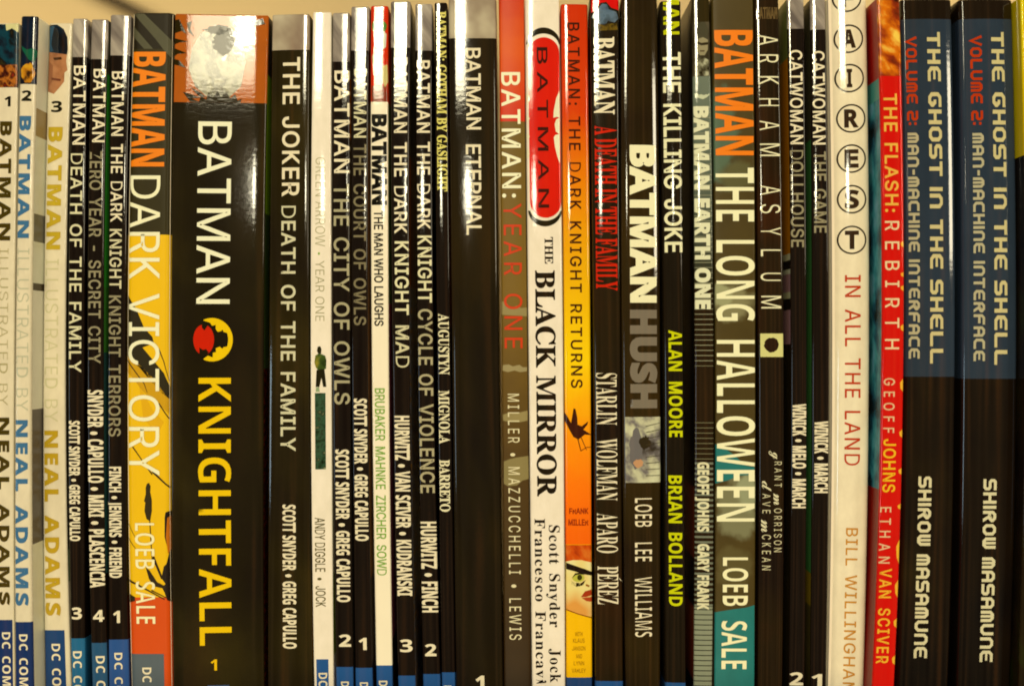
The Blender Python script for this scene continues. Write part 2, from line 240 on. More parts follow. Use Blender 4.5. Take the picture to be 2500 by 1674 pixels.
'X': (448, [0,0,159,247,10,480,122,480,226,307,327,480,437,480,286,242,448,0,332,0,220,181,109,0],),
'Y': (419, [159,0,159,183,0,480,110,480,210,282,310,480,419,480,260,187,260,0],),
'Z': (389, [16,0,16,66,246,396,22,396,22,480,367,480,367,414,137,84,373,84,373,0],),
'0': (384, [191,-7,151,-3,116,10,88,30,64,59,34,137,24,240,28,312,40,373,62,421,93,457,136,480,191,487,232,483,266,471,295,450,318,422,349,344,359,240,355,168,343,107,321,59,290,23,247,1],[191,75,223,85,244,116,255,168,259,240,255,312,244,363,223,395,191,405,159,395,139,363,128,312,125,240,128,168,139,117,159,86],),
'1': (384, [176,0,176,277,177,323,179,373,164,358,144,340,89,296,40,357,194,480,277,480,277,0],),
'2': (384, [27,0,27,71,147,192,206,254,238,300,248,345,244,370,232,388,213,398,189,402,162,398,136,389,81,353,26,418,70,451,123,476,197,486,241,482,278,469,308,449,330,423,344,392,349,357,345,319,333,284,287,220,215,148,153,90,153,85,362,85,362,0],),
'3': (384, [164,-7,90,0,26,19,26,105,90,82,153,74,199,79,229,93,246,115,251,146,241,180,227,192,206,200,136,208,99,208,99,285,136,285,204,294,223,304,235,317,244,350,240,373,228,390,207,401,175,404,143,401,116,393,73,369,26,439,92,473,134,483,183,486,249,479,300,456,332,420,343,372,336,327,313,293,280,268,240,253,240,251,291,238,327,216,350,183,357,140,352,100,337,65,311,35,274,12,225,-2],),
'4': (384, [216,0,216,99,11,99,11,170,222,480,315,480,315,178,373,178,373,99,315,99,315,0],[101,178,216,178,216,259,217,297,219,338,220,363,218,363,205,337,189,311],),
'5': (384, [162,-7,91,0,33,19,33,107,93,85,158,76,198,81,227,94,245,118,251,152,245,184,227,206,197,220,155,224,116,221,83,214,42,235,60,480,320,480,320,394,149,394,140,300,165,304,201,306,243,302,279,289,310,269,333,240,348,204,353,161,341,91,305,38,245,4],),
'6': (384, [199,-7,152,-1,110,16,75,44,47,85,29,138,24,203,30,285,51,362,69,396,93,425,124,450,162,469,209,481,264,485,297,484,328,480,328,399,301,404,271,406,218,401,178,387,151,364,132,334,122,298,117,256,121,256,137,278,160,296,188,308,225,312,282,302,325,272,353,224,362,160,351,90,318,38,266,4],[197,75,224,80,245,95,259,121,264,158,260,190,248,214,228,229,199,234,160,224,134,199,124,167,132,124,157,89,175,78],),
'7': (384, [75,0,255,394,18,394,18,480,362,480,362,416,181,0],),
'8': (384, [192,-7,121,2,67,28,35,68,24,122,30,166,50,201,80,229,116,251,86,273,61,299,44,331,38,371,44,406,60,435,85,457,117,473,153,482,192,486,232,482,268,473,300,457,324,435,340,406,345,370,339,331,321,299,293,274,259,253,308,222,346,180,356,154,360,124,355,87,339,55,313,29,280,9,239,-3],[192,296,232,321,245,339,250,363,246,383,233,399,215,408,191,412,169,408,150,399,138,383,134,363,138,340,151,322],[191,68,224,72,247,84,261,103,266,127,255,159,229,184,196,204,187,209,137,175,122,153,118,128,122,104,136,85,159,72],),
'9': (384, [120,-7,87,-6,55,-2,55,79,83,75,113,73,166,77,205,92,233,114,251,144,262,181,267,222,263,222,225,183,197,171,156,167,101,176,58,206,31,254,21,318,32,388,65,441,117,474,185,485,231,479,273,462,309,434,336,393,354,340,360,275,354,193,333,117,315,83,290,53,260,28,221,9,175,-3],[185,244,224,255,250,280,259,311,251,355,227,390,209,400,187,404,160,399,138,383,124,357,120,320,124,288,136,265,156,249],),
},
'S': {
'A': (437, [-9,0,-9,18,9,21,24,30,49,75,206,466,224,465,384,87,411,34,425,22,443,18,443,0,229,0,229,18,270,25,283,46,273,81,253,132,103,132,79,71,76,59,75,48,87,26,124,18,128,18,128,0],[113,161,242,161,177,319],),
'B': (443, [16,0,16,17,45,22,62,32,72,51,75,82,75,369,69,412,51,433,15,439,15,455,220,455,297,449,352,429,385,396,396,351,389,313,369,283,335,261,287,247,344,231,385,206,410,173,418,132,407,76,371,35,314,9,238,0],[182,252,188,252,234,257,263,272,279,301,285,345,281,385,269,412,248,428,216,434,198,432,188,425,182,391],[222,24,259,30,283,49,296,81,301,128,295,176,277,208,245,225,197,231,182,231,182,65,190,33,202,26],),
'C': (468, [257,-11,193,-3,137,20,91,56,56,104,34,162,26,228,34,294,56,351,92,399,139,435,195,458,259,465,309,459,367,440,388,435,408,443,419,465,437,465,437,308,420,308,392,364,356,407,313,434,265,443,212,430,174,389,151,321,144,226,152,138,177,74,219,36,278,24,318,29,358,45,395,71,428,106,447,89,409,45,365,14,314,-5],),
'D': (496, [20,0,20,17,47,21,63,30,71,46,74,75,74,374,71,407,61,426,43,435,15,439,15,455,222,455,278,452,328,441,370,422,405,396,433,364,452,325,464,279,468,228,461,158,441,101,408,57,362,25,302,6,228,0],[222,24,253,27,279,37,302,53,319,75,343,139,351,229,343,318,319,382,279,420,223,433,202,431,190,423,182,385,182,72,190,34,202,27],),
'E': (442, [14,0,14,17,44,20,62,30,72,48,75,78,75,369,72,405,62,425,44,435,16,439,16,455,399,455,399,320,383,320,369,373,340,406,295,424,232,430,200,428,186,417,183,388,183,246,193,246,232,252,259,269,277,300,288,345,304,345,304,118,287,118,273,181,259,201,241,213,185,222,183,222,183,67,185,47,192,35,230,28,276,30,313,39,345,53,371,75,393,105,411,143,430,143,402,0],),
'F': (404, [15,0,15,17,45,23,62,34,72,53,75,84,75,375,71,405,61,423,43,433,14,439,14,455,394,455,394,320,377,320,369,357,355,385,336,406,310,420,275,428,230,431,200,429,186,421,182,398,182,247,190,247,229,253,256,270,274,301,284,347,302,347,302,118,285,118,274,168,257,200,229,218,189,224,182,224,182,81,188,43,196,31,210,24,257,17,257,0],),
'G': (508, [268,-10,200,-3,141,19,93,55,57,103,35,161,28,229,35,295,57,352,93,399,139,435,195,458,257,465,311,459,369,441,388,436,406,443,419,465,437,465,437,308,420,308,403,346,382,379,357,406,329,426,299,439,267,443,214,430,176,389,153,322,146,228,154,135,180,67,199,44,221,26,246,16,275,13,308,16,328,27,339,45,343,71,343,128,339,154,329,170,309,179,275,182,275,198,500,198,500,182,473,179,457,171,449,155,446,128,446,29,357,0],),
'H': (523, [15,0,15,17,45,22,62,32,72,50,75,81,75,379,71,406,62,424,44,434,16,439,16,455,242,455,242,439,204,432,187,415,182,379,182,251,342,251,342,379,337,415,320,432,282,439,282,455,507,455,507,439,478,434,461,424,452,407,449,379,449,81,452,52,461,33,478,22,507,17,507,0,282,0,282,17,311,21,329,31,339,49,342,81,342,221,182,221,182,81,185,50,194,32,212,22,242,17,242,0],),
'I': (261, [13,0,13,17,42,23,61,32,72,49,75,75,75,387,72,412,63,427,45,435,13,439,13,455,244,455,244,439,214,435,196,427,186,412,183,387,183,77,187,44,206,26,246,17,246,0],),
'J': (330, [109,-65,78,-62,51,-54,29,-40,11,-22,0,-1,-3,23,0,44,11,61,26,71,44,75,64,71,79,62,89,47,93,28,85,-1,77,-19,84,-35,105,-40,126,-36,139,-25,148,21,148,367,142,409,135,422,122,430,79,439,79,455,314,455,314,439,277,431,266,423,260,411,255,367,255,89,246,21,219,-27,173,-56],),
'K': (510, [16,0,16,17,45,22,63,32,72,50,75,81,75,379,72,406,63,424,45,434,17,439,17,455,242,455,242,439,205,432,187,415,183,379,183,234,321,373,342,398,349,418,334,434,291,439,291,455,486,455,486,439,477,439,415,419,345,361,271,285,463,46,487,25,519,17,519,0,281,0,281,17,306,18,322,21,334,34,316,66,199,214,183,198,183,81,186,50,195,32,213,22,242,17,242,0],),
'L': (426, [15,0,15,17,45,22,62,32,72,50,75,81,75,379,71,407,62,425,44,434,16,439,16,455,250,455,250,439,208,434,196,427,188,416,182,379,182,83,185,47,200,31,234,28,278,31,315,40,345,56,370,80,391,112,409,154,427,154,402,0],),
'M': (634, [14,0,14,17,43,22,61,32,72,50,75,79,75,382,71,416,53,432,15,439,15,455,185,455,317,142,449,455,617,455,617,439,590,433,573,423,563,405,560,378,560,85,565,43,582,23,617,17,617,0,396,0,396,17,433,25,450,44,455,83,455,399,288,0,270,0,105,389,105,80,109,48,120,30,139,20,169,17,169,0],),
'N': (494, [403,-11,107,350,107,79,110,49,119,31,136,21,167,17,167,0,18,0,18,17,54,23,71,41,76,79,76,388,36,433,18,439,18,455,156,455,391,169,391,377,386,414,369,431,331,439,331,455,480,455,480,439,450,434,433,425,425,407,422,377,422,-11],),
'O': (525, [261,-11,213,-6,169,7,129,29,94,58,66,93,45,134,32,179,28,228,32,276,45,321,66,362,95,397,130,426,170,448,216,462,265,466,313,462,357,448,397,427,431,399,459,364,481,323,494,277,498,228,494,179,481,134,459,93,430,58,395,29,355,7,310,-6],[265,12,315,26,351,66,372,133,379,228,371,321,348,389,310,430,260,443,210,430,174,389,152,322,145,228,153,135,177,67,215,26],),
'P': (418, [15,0,15,17,45,22,62,32,72,50,75,81,75,379,71,406,62,424,44,434,16,439,16,455,214,455,287,452,336,440,366,422,390,398,404,367,409,332,398,280,367,240,314,214,242,206,182,206,182,81,185,50,194,32,212,22,242,17,242,0],[182,230,201,230,244,235,272,253,287,283,292,329,288,375,275,406,252,425,216,431,189,424,182,398],),
'Q': (525, [378,-116,315,-108,262,-87,219,-51,187,-1,141,21,101,50,70,86,47,129,32,176,28,228,32,276,45,321,66,362,95,397,130,426,170,448,216,462,265,466,313,462,357,448,397,427,431,399,459,364,481,323,494,277,498,228,487,152,454,86,401,34,330,0,352,-35,378,-60,409,-76,445,-81,492,-73,495,-92,435,-110],[265,12,316,26,351,66,373,133,380,228,372,321,348,389,310,430,260,443,210,430,174,389,152,322,145,228,153,135,178,67,216,26],),
'R': (473, [15,0,15,17,45,22,62,32,72,50,75,81,75,379,71,406,62,424,44,434,16,439,16,455,217,455,305,448,367,426,405,388,417,334,411,296,392,265,360,241,315,224,432,50,452,26,478,17,480,17,480,0,338,0,201,212,182,212,182,81,185,50,194,32,212,22,242,17,242,0],[182,234,203,234,249,240,280,258,298,290,304,336,299,378,284,407,259,425,224,431,202,429,190,422,182,385],),
'S': (390, [43,-11,43,158,62,158,83,94,111,50,149,24,197,15,231,20,257,36,273,60,279,89,265,129,225,160,163,191,112,221,77,253,56,289,50,332,54,370,67,403,88,429,115,449,148,462,185,466,229,461,282,448,291,446,300,445,313,450,320,466,339,466,339,319,322,319,310,354,293,385,272,410,248,429,222,441,194,445,163,440,140,426,125,406,120,380,124,356,137,336,189,303,253,273,317,233,337,211,350,188,359,133,354,93,339,58,314,29,281,8,240,-6,192,-10,158,-8,126,1,98,9,85,12,69,7,61,-11],),
'T': (423, [92,0,92,17,123,21,142,31,152,50,156,81,156,433,149,433,102,426,65,403,41,367,29,318,11,318,11,455,410,455,410,317,394,317,381,368,357,404,319,426,269,433,263,433,263,81,267,49,276,30,296,21,328,17,328,0],),
'U': (492, [248,-13,168,-2,114,29,83,81,73,155,73,379,70,406,61,424,43,434,15,439,15,455,240,455,240,439,202,432,185,415,181,379,181,140,186,88,203,51,232,29,275,22,326,31,363,56,385,99,392,159,392,378,389,406,379,423,360,433,328,439,328,455,474,455,474,439,448,432,433,421,425,404,422,378,422,181,412,92,380,32,325,-2],),
'V': (428, [212,-13,44,381,22,420,8,432,-14,439,-14,455,211,455,211,439,166,432,156,423,152,410,161,378,259,143,348,377,355,409,351,423,342,432,299,439,299,455,442,455,442,439,423,436,408,427,382,383,230,-13],),
'W': (611, [171,-11,32,393,15,427,3,435,-15,439,-15,455,181,455,181,439,150,432,143,423,140,410,148,373,223,153,301,353,286,399,278,418,267,429,229,439,229,455,439,455,439,439,404,432,393,412,399,386,474,166,541,369,549,406,546,421,538,430,503,439,503,455,624,455,624,439,607,433,594,421,575,379,446,-11,428,-11,316,309,190,-11],),
'X': (471, [11,0,11,17,53,30,90,66,193,208,78,386,47,425,33,435,16,439,14,439,14,455,244,455,244,439,229,439,200,433,190,415,201,388,265,289,322,373,339,414,328,432,293,439,293,455,458,455,458,439,455,439,427,435,403,423,357,373,281,265,413,57,436,28,461,17,464,17,464,0,238,0,238,17,243,17,278,23,290,41,275,79,210,183,138,81,124,45,137,24,174,17,174,0],),
'Y': (426, [101,0,101,17,131,22,148,32,157,50,161,81,161,179,46,387,29,414,14,429,1,435,-13,438,-13,455,207,455,207,438,195,438,167,432,156,416,164,392,248,226,333,366,349,408,336,430,298,438,295,438,295,455,439,455,439,438,409,424,383,392,268,203,268,81,271,50,280,32,298,22,328,17,328,0],),
'Z': (442, [20,0,20,11,276,430,214,430,141,420,115,407,94,386,76,356,61,316,44,316,57,455,406,455,406,443,153,29,239,29,302,37,349,61,384,103,407,164,424,164,407,0],),
'a': (344, [255,-10,232,-7,216,1,205,15,200,35,151,2,95,-9,64,-4,40,11,25,34,20,63,31,104,63,136,119,164,199,190,199,241,196,266,187,282,171,292,148,296,115,290,104,274,113,257,123,231,120,215,110,202,95,194,77,191,59,194,45,203,36,218,33,236,37,259,49,278,69,295,95,308,126,316,162,318,223,312,263,292,285,259,293,210,293,62,295,40,304,34,320,42,329,28,294,-1],[151,34,174,41,199,63,199,169,164,157,138,139,123,114,118,84,126,46],),
'b': (361, [43,-11,43,388,37,428,8,439,8,455,138,455,138,279,175,308,221,318,254,313,284,299,308,276,326,245,338,208,342,166,337,118,323,75,300,40,270,13,233,-4,192,-10,148,-1,105,28,53,-11],[183,14,213,23,232,49,242,95,245,160,242,213,231,251,212,273,184,280,155,270,144,257,138,242,138,69,141,45,149,28,163,18],),
'c': (293, [156,-10,119,-5,87,11,59,35,38,68,24,106,19,150,25,196,40,237,64,271,96,297,133,313,175,319,218,314,250,298,271,275,277,245,275,228,266,215,253,207,236,204,219,207,206,216,199,230,196,251,197,261,197,271,190,290,169,297,144,290,126,269,116,235,112,187,118,123,137,76,166,48,204,38,239,47,271,72,285,60,258,30,227,8,193,-6],),
'd': (370, [140,-10,107,-5,78,10,53,35,35,66,23,104,19,147,24,196,36,237,55,272,81,297,112,313,146,318,189,309,223,280,223,401,220,419,212,430,176,439,176,455,319,455,319,75,325,41,335,32,353,28,353,11,294,6,223,-10,223,39,188,2],[171,28,187,31,202,41,215,56,223,76,223,242,217,257,206,270,174,281,147,273,130,250,121,210,118,153,120,98,130,58,146,36],),
'e': (301, [154,-10,117,-5,85,10,58,35,37,69,24,109,19,157,24,201,38,240,59,273,87,298,120,313,157,318,209,309,249,280,274,234,283,173,283,166,117,166,123,112,138,73,164,50,199,42,237,53,270,86,285,73,258,36,228,11,193,-5],[116,192,201,192,201,215,193,277,181,292,161,297,141,291,127,274,119,244,116,203],),
'f': (214, [15,0,15,16,40,22,50,35,52,73,52,277,16,277,16,310,52,310,52,353,60,400,85,436,123,457,174,465,212,460,240,446,257,425,263,400,260,381,252,367,239,358,224,355,195,365,187,376,185,391,193,420,196,426,197,433,193,441,180,443,163,440,153,430,148,390,148,310,203,310,203,277,148,277,148,65,150,40,158,26,173,18,199,16,199,0],),
'g': (327, [146,-140,89,-136,48,-122,22,-100,14,-75,28,-46,69,-26,35,-1,24,30,28,54,42,74,67,92,102,110,67,128,42,150,27,179,22,212,27,242,40,268,60,289,88,305,120,315,157,318,196,315,233,304,317,304,317,268,268,268,286,237,291,203,288,176,276,151,258,131,234,116,205,106,172,103,157,103,142,104,112,94,104,84,101,71,111,55,141,49,175,49,259,40,285,29,303,13,312,-9,316,-37,305,-80,272,-113,219,-133],[157,124,178,130,190,146,197,173,199,211,197,249,190,276,178,292,157,297,137,292,124,276,117,249,114,211,117,173,124,146,137,130],[161,-116,205,-113,238,-104,257,-88,263,-66,260,-51,249,-41,205,-34,97,-34,79,-52,73,-73,79,-89,95,-103,122,-113],),
'h': (381, [18,0,18,16,45,26,52,56,52,399,46,429,36,437,19,440,19,455,148,455,148,267,190,305,243,318,281,312,309,292,325,258,330,212,330,56,337,26,347,19,363,16,363,0,202,0,202,16,207,16,228,26,235,56,235,217,229,258,219,268,203,271,173,262,148,235,148,56,154,26,164,19,180,16,180,0],),
'i': (198, [101,362,81,366,65,376,54,393,50,412,54,432,65,449,81,460,101,463,120,460,137,449,147,432,151,412,147,393,136,376,120,366],[18,0,18,16,45,26,52,56,52,252,47,285,20,293,21,310,148,310,148,56,154,26,180,16,180,0],),
'j': (210, [106,363,86,367,70,378,59,394,56,414,59,434,71,450,87,461,106,465,126,461,142,450,153,434,157,414,153,394,142,378,126,367],[36,-140,-11,-131,-44,-105,-53,-88,-56,-70,-53,-53,-45,-40,-32,-32,-15,-29,15,-39,23,-51,26,-66,19,-87,11,-103,16,-113,31,-117,49,-113,58,-100,64,-54,64,250,56,284,43,291,22,294,22,310,159,310,159,-21,151,-73,127,-110,88,-133],),
'k': (359, [17,0,17,16,45,26,52,56,52,398,47,429,38,436,20,439,21,455,148,455,148,169,227,248,240,264,244,278,235,290,209,293,206,293,206,310,345,310,345,293,308,284,275,260,222,209,346,34,360,21,376,16,376,0,211,0,211,16,217,16,234,20,239,32,232,49,163,147,148,134,148,56,154,26,180,16,180,0],),
'l': (199, [18,0,18,16,45,26,52,56,52,398,47,429,38,436,20,439,20,455,148,455,148,56,154,26,180,16,180,0],),
'm': (554, [18,0,18,16,45,26,52,56,52,253,46,284,36,291,19,294,19,310,146,310,146,265,188,305,237,318,268,315,292,304,310,286,320,261,364,304,418,318,455,312,482,292,498,258,504,212,504,56,510,26,520,19,536,16,536,0,377,0,377,16,393,19,403,26,410,56,410,217,404,258,394,268,377,271,349,263,324,237,324,56,331,26,340,19,356,16,356,0,199,0,199,16,215,19,225,26,232,56,232,217,226,258,216,268,199,271,170,262,146,235,146,56,152,27,162,19,177,16,177,0],),
'n': (381, [18,0,18,16,45,26,52,56,52,253,46,284,36,291,19,294,19,310,148,310,148,267,190,306,243,318,281,312,309,292,325,258,330,212,330,56,337,26,347,19,363,16,363,0,202,0,202,16,207,16,228,26,235,56,235,217,229,258,219,268,203,271,173,262,148,235,148,56,154,26,164,19,180,16,180,0],),
'o': (336, [169,-10,127,-5,90,11,60,37,38,70,24,110,19,154,24,199,38,239,60,272,90,297,127,313,168,318,209,313,245,298,275,273,298,240,312,200,317,154,312,108,298,69,275,36,245,11,210,-5],[169,11,193,18,209,39,217,81,220,154,217,227,208,271,192,292,169,299,144,292,128,271,120,227,117,154,120,82,128,39,144,18],),
'p': (371, [17,-139,17,-124,40,-117,50,-101,52,-64,52,243,46,283,19,295,19,310,143,310,143,263,160,287,180,305,203,315,230,319,264,314,293,298,317,274,335,241,346,203,350,160,346,113,334,72,316,38,291,12,261,-5,227,-10,183,1,148,32,148,-58,152,-99,167,-118,197,-123,197,-139],[195,28,222,36,239,59,249,99,253,154,250,208,241,248,225,270,199,278,171,267,148,235,148,69,167,38],),
'q': (364, [175,-139,175,-123,214,-114,221,-102,224,-83,224,29,187,0,142,-9,108,-5,79,10,54,33,36,64,24,101,20,144,25,192,40,234,63,270,93,297,129,313,170,319,215,310,257,281,309,320,320,320,320,-83,326,-113,337,-120,354,-123,354,-139],[179,30,208,40,218,52,224,67,224,241,221,265,213,281,199,291,179,295,150,286,131,261,120,218,117,156,120,100,131,60,150,37],),
'r': (287, [18,0,18,16,45,26,52,56,52,252,46,285,20,293,21,310,146,310,146,252,165,280,187,301,210,314,233,318,258,315,275,304,286,287,289,266,287,248,278,234,265,225,248,222,222,231,207,250,189,260,175,255,162,241,152,220,149,192,149,56,152,37,159,25,197,16,197,0],),
's': (288, [151,-10,122,-6,87,6,73,9,60,4,51,-9,36,-9,36,105,53,105,66,68,87,39,112,21,140,15,162,18,179,27,189,40,192,58,183,84,156,105,107,130,76,148,54,169,41,193,37,220,44,259,65,291,98,312,141,319,166,316,199,308,206,306,213,305,223,308,230,319,244,319,244,222,228,222,215,254,196,277,174,291,149,296,130,294,116,286,108,274,105,259,115,232,146,212,191,189,221,172,241,151,253,127,257,95,250,51,228,18,194,-3],),
't': (228, [124,-9,89,-4,66,10,53,36,48,71,48,279,20,279,20,300,88,369,129,424,144,424,144,310,208,310,208,279,144,279,144,82,149,51,157,43,168,40,189,49,206,75,222,66,205,33,182,9,155,-5],),
'u': (375, [131,-10,91,-3,65,17,51,51,46,97,46,248,39,282,29,291,11,294,11,310,142,310,142,74,151,46,162,38,177,36,205,43,228,66,228,248,221,283,209,291,189,294,189,310,324,310,324,70,331,39,360,30,360,13,300,7,228,-10,228,40,209,19,186,3,160,-7],),
'v': (306, [142,-10,38,248,22,281,12,290,-3,293,-3,310,164,310,164,294,156,294,136,290,129,276,130,268,185,122,236,253,241,272,232,289,203,294,203,310,305,310,305,295,289,289,278,279,260,243,160,-10],),
'w': (435, [122,-10,17,265,6,284,-11,293,-11,310,138,310,138,293,120,289,114,276,116,266,120,253,167,127,211,235,201,266,190,288,168,295,168,310,323,310,323,293,302,288,296,276,296,269,298,262,336,141,382,256,387,275,380,289,356,295,356,310,445,310,445,295,425,284,412,258,304,-10,289,-10,223,197,140,-10],),
'x': (319, [5,0,5,15,34,29,62,56,123,136,43,263,24,285,4,293,4,310,169,310,169,294,147,291,140,280,149,260,183,206,224,257,234,279,227,290,201,294,201,310,311,310,311,296,283,283,254,254,198,184,291,36,303,21,319,15,319,0,155,0,155,16,178,19,185,30,173,59,138,114,97,61,85,34,92,20,114,15,118,15,118,0],),
'y': (300, [52,-140,29,-137,10,-125,-3,-107,-7,-84,-4,-67,5,-53,18,-43,36,-40,64,-49,72,-61,75,-76,74,-81,74,-87,77,-96,86,-99,99,-92,114,-74,129,-44,140,-5,36,251,25,275,15,287,-3,293,-5,293,-5,310,162,310,162,293,136,289,128,275,130,267,133,257,185,119,230,241,236,260,238,274,229,289,203,293,203,310,300,310,300,293,287,290,277,281,259,242,162,-24,129,-96,113,-117,95,-131],),
'z': (293, [13,0,13,14,168,287,128,287,96,283,72,272,55,250,44,216,26,216,32,310,275,310,275,291,126,25,152,25,194,30,223,44,244,69,260,107,276,107,268,0],),
},
'R': {
'g': (354, [314,62,264,26,210,-1,160,-84,110,-146,60,-185,9,-198,-21,-195,-43,-184,-57,-168,-62,-146,-50,-108,-14,-72,45,-37,128,-5,143,22,111,3,79,-4,52,0,31,13,17,33,12,58,16,85,28,111,70,159,126,194,155,204,184,207,216,200,230,179,244,203,327,210,226,28,262,46,301,75],[91,12,107,16,125,26,160,64,192,115,214,171,210,184,198,188,175,174,143,139,111,95,86,53,76,24,80,15],[4,-179,26,-170,50,-144,79,-98,117,-30,60,-53,17,-83,-10,-117,-19,-151,-14,-172],),
'd': (406, [87,-4,60,0,37,13,21,33,16,61,20,87,33,113,75,160,132,194,189,207,224,200,242,179,355,386,438,394,270,91,247,49,239,30,241,23,248,21,274,34,320,75,334,62,277,13,253,0,229,-4,206,-1,189,8,178,22,174,38,174,43,132,8],[105,13,134,27,170,62,203,109,220,143,226,168,221,184,208,189,181,177,151,146,122,110,101,78,89,53,85,32,90,18],),
'm': (538, [-1,-5,45,62,78,109,103,153,99,158,85,147,51,113,38,127,97,183,122,200,147,206,168,195,175,163,171,132,233,188,281,207,296,204,307,195,314,181,317,162,313,132,376,188,426,207,445,203,461,193,472,177,475,153,472,127,460,101,428,56,412,28,416,21,439,34,486,75,500,62,464,29,440,11,419,0,398,-4,379,0,363,11,353,29,349,52,354,79,368,105,396,141,422,181,418,185,393,174,359,141,313,84,253,0,152,-5,214,85,246,135,260,160,264,172,259,179,201,134,99,0],),
},
}
def glyph(font, ch):
    if font == 'T': return techno(ch)
    s = GL[font].get(ch)
    if s is None: s = GL['I'].get(ch)
    return s[0] / 1000, [[[(q[i] / 1000, q[i + 1] / 1000) for i in range(0, len(q), 2)] for q in s[1:]]]
# a square, cut-corner stroke alphabet
def stroke(path, t, closed=False):
    n = len(path); a, b = [], []
    for i in range(n):
        p = path[i]
        q0 = path[i - 1] if (i > 0 or closed) else None
        q1 = path[(i + 1) % n] if (i < n - 1 or closed) else None
        d0 = Vector((p[0] - q0[0], p[1] - q0[1])).normalized() if q0 else None
        d1 = Vector((q1[0] - p[0], q1[1] - p[1])).normalized() if q1 else None
        if d0 is None: d0 = d1
        if d1 is None: d1 = d0
        n0 = Vector((-d0.y, d0.x)); n1 = Vector((-d1.y, d1.x)); mm = n0 + n1
        mm = mm / max(0.35, mm.dot(n0)) if mm.length > 1e-6 else n0
        a.append((p[0] + mm.x * t / 2, p[1] + mm.y * t / 2)); b.append((p[0] - mm.x * t / 2, p[1] - mm.y * t / 2))
    return [a, b] if closed else [a + b[::-1]]
def cut(path, c=0.16, closed=False):
    out = []; n = len(path)
    for i, p in enumerate(path):
        if not closed and i in (0, n - 1): out.append(p); continue
        for q in (path[i - 1], path[(i + 1) % n]):
            v = Vector((q[0] - p[0], q[1] - p[1])); L = min(c, v.length * 0.45); v = v.normalized() * L
            out.append((p[0] + v.x, p[1] + v.y))
    return out
def techno(ch):
    t = 0.21; h = t / 2; W = 0.78
    l, r, b, m, T = h, W - h, h, 0.5, 1 - h
    R = lambda x0, y0, x1, y1: [[(x0, y0), (x1, y0), (x1, y1), (x0, y1)]]
    st = lambda p, c=0.16: stroke(cut(p, c), t)
    adv = W + 0.14
    g = {
     'T': lambda: [R(0, 1 - t, W, 1), R(W / 2 - h, 0, W / 2 + h, 1 - t)],
     'H': lambda: [R(0, 0, t, 1), R(W - t, 0, W, 1), R(t, m - h, W - t, m + h)],
     'E': lambda: [st([(W, T), (l, T), (l, b), (W, b)]), R(t, m - h * .8, W - .1, m + h * .8)],
     'G': lambda: [st([(W, T), (l, T), (l, b), (r, b), (r, m), (W / 2, m)])],
     'O': lambda: [stroke(cut([(l, b), (r, b), (r, T), (l, T)], .16, True), t, True)],
     'S': lambda: [st([(W, T), (l, T), (l, m), (r, m), (r, b), (0, b)], .1)],
     'I': lambda: [R(0, 0, t, 1)],
     'N': lambda: [st([(l, 0), (l, T), (r, T), (r, 0)])],
     'L': lambda: [st([(l, 1), (l, b), (W, b)], .05)],
     'V': lambda: [stroke([(0.05, 1), (W / 2, 0.08), (W - 0.05, 1)], t)],
     'U': lambda: [st([(l, 1), (l, b), (r, b), (r, 1)])],
     'M': lambda: [st([(l, 0), (l, T), (r, T), (r, 0)]), R(W / 2 - h * .8, 0, W / 2 + h * .8, 1 - t)],
     'W': lambda: [st([(l, 1), (l, b), (r, b), (r, 1)]), R(W / 2 - h * .8, t, W / 2 + h * .8, 1)],
     'A': lambda: [st([(l, 0), (l, T), (r, T), (r, 0)]), R(t, m - h * 1.5, W - t, m + h * .5)],
     'C': lambda: [st([(W, T), (l, T), (l, b), (W, b)])],
     'R': lambda: [st([(l, 0), (l, T), (r, T), (r, m), (t, m)]), [[(W * .42, m - h), (W * .42 + t * 1.1, m - h), (W, 0), (W - t * 1.1, 0)]]],
     'F': lambda: [st([(l, 0), (l, T), (W, T)]), R(t, m - h, W - .1, m + h)],
     '2': lambda: [st([(0, T), (r, T), (r, m), (l, m), (l, b), (W, b)], .1)],
     '-': lambda: [R(0.05, m - h, 0.45, m + h)],
     ':': lambda: [R(0, .15, t, .15 + t), R(0, .65, t, .65 + t)],
    }[ch]()
    if ch in 'I:': adv = t + 0.14
    if ch == '-': adv = 0.6
    return adv, g
def grow(P, d):
    """push the outline of a glyph outwards by d"""
    def area(q): return sum(q[i - 1][0] * q[i][1] - q[i][0] * q[i - 1][1] for i in range(len(q)))
    big = max(P, key=lambda q: abs(area(q))); sg = 1 if area(big) > 0 else -1
    out = []
    for q in P:
        q = [p for i, p in enumerate(q) if (p[0] - q[i - 1][0]) ** 2 + (p[1] - q[i - 1][1]) ** 2 > 1e-8]
        n = len(q); r = []
        for i in range(n):
            a, b, c = Vector(q[i - 1]), Vector(q[i]), Vector(q[(i + 1) % n])
            d0 = (b - a).normalized(); d1 = (c - b).normalized()
            n0 = Vector((d0.y, -d0.x)); n1 = Vector((d1.y, -d1.x)); mm = n0 + n1
            mm = mm / max(0.5, mm.dot(n0)) if mm.length > 1e-5 else n0
            r.append((b.x + sg * d * mm.x, b.y + sg * d * mm.y))
        out.append(r)
    return out

# ------------------------------------------------------------------ books
YS = (50.0, 850.0, 1620.0)
SHELF_Z = (CY - 1800) * S
DEPTH = 0.168
def quad(v):
    (a, b, c), (x0, x1, x2) = v, YS
    def f(y):
        return (a * (y - x1) * (y - x2) / ((x0 - x1) * (x0 - x2)) + b * (y - x0) * (y - x2) / ((x1 - x0) * (x1 - x2))
                + c * (y - x0) * (y - x1) / ((x2 - x0) * (x2 - x1)))
    return f
def group_polys(polys, shapes=None): return polys

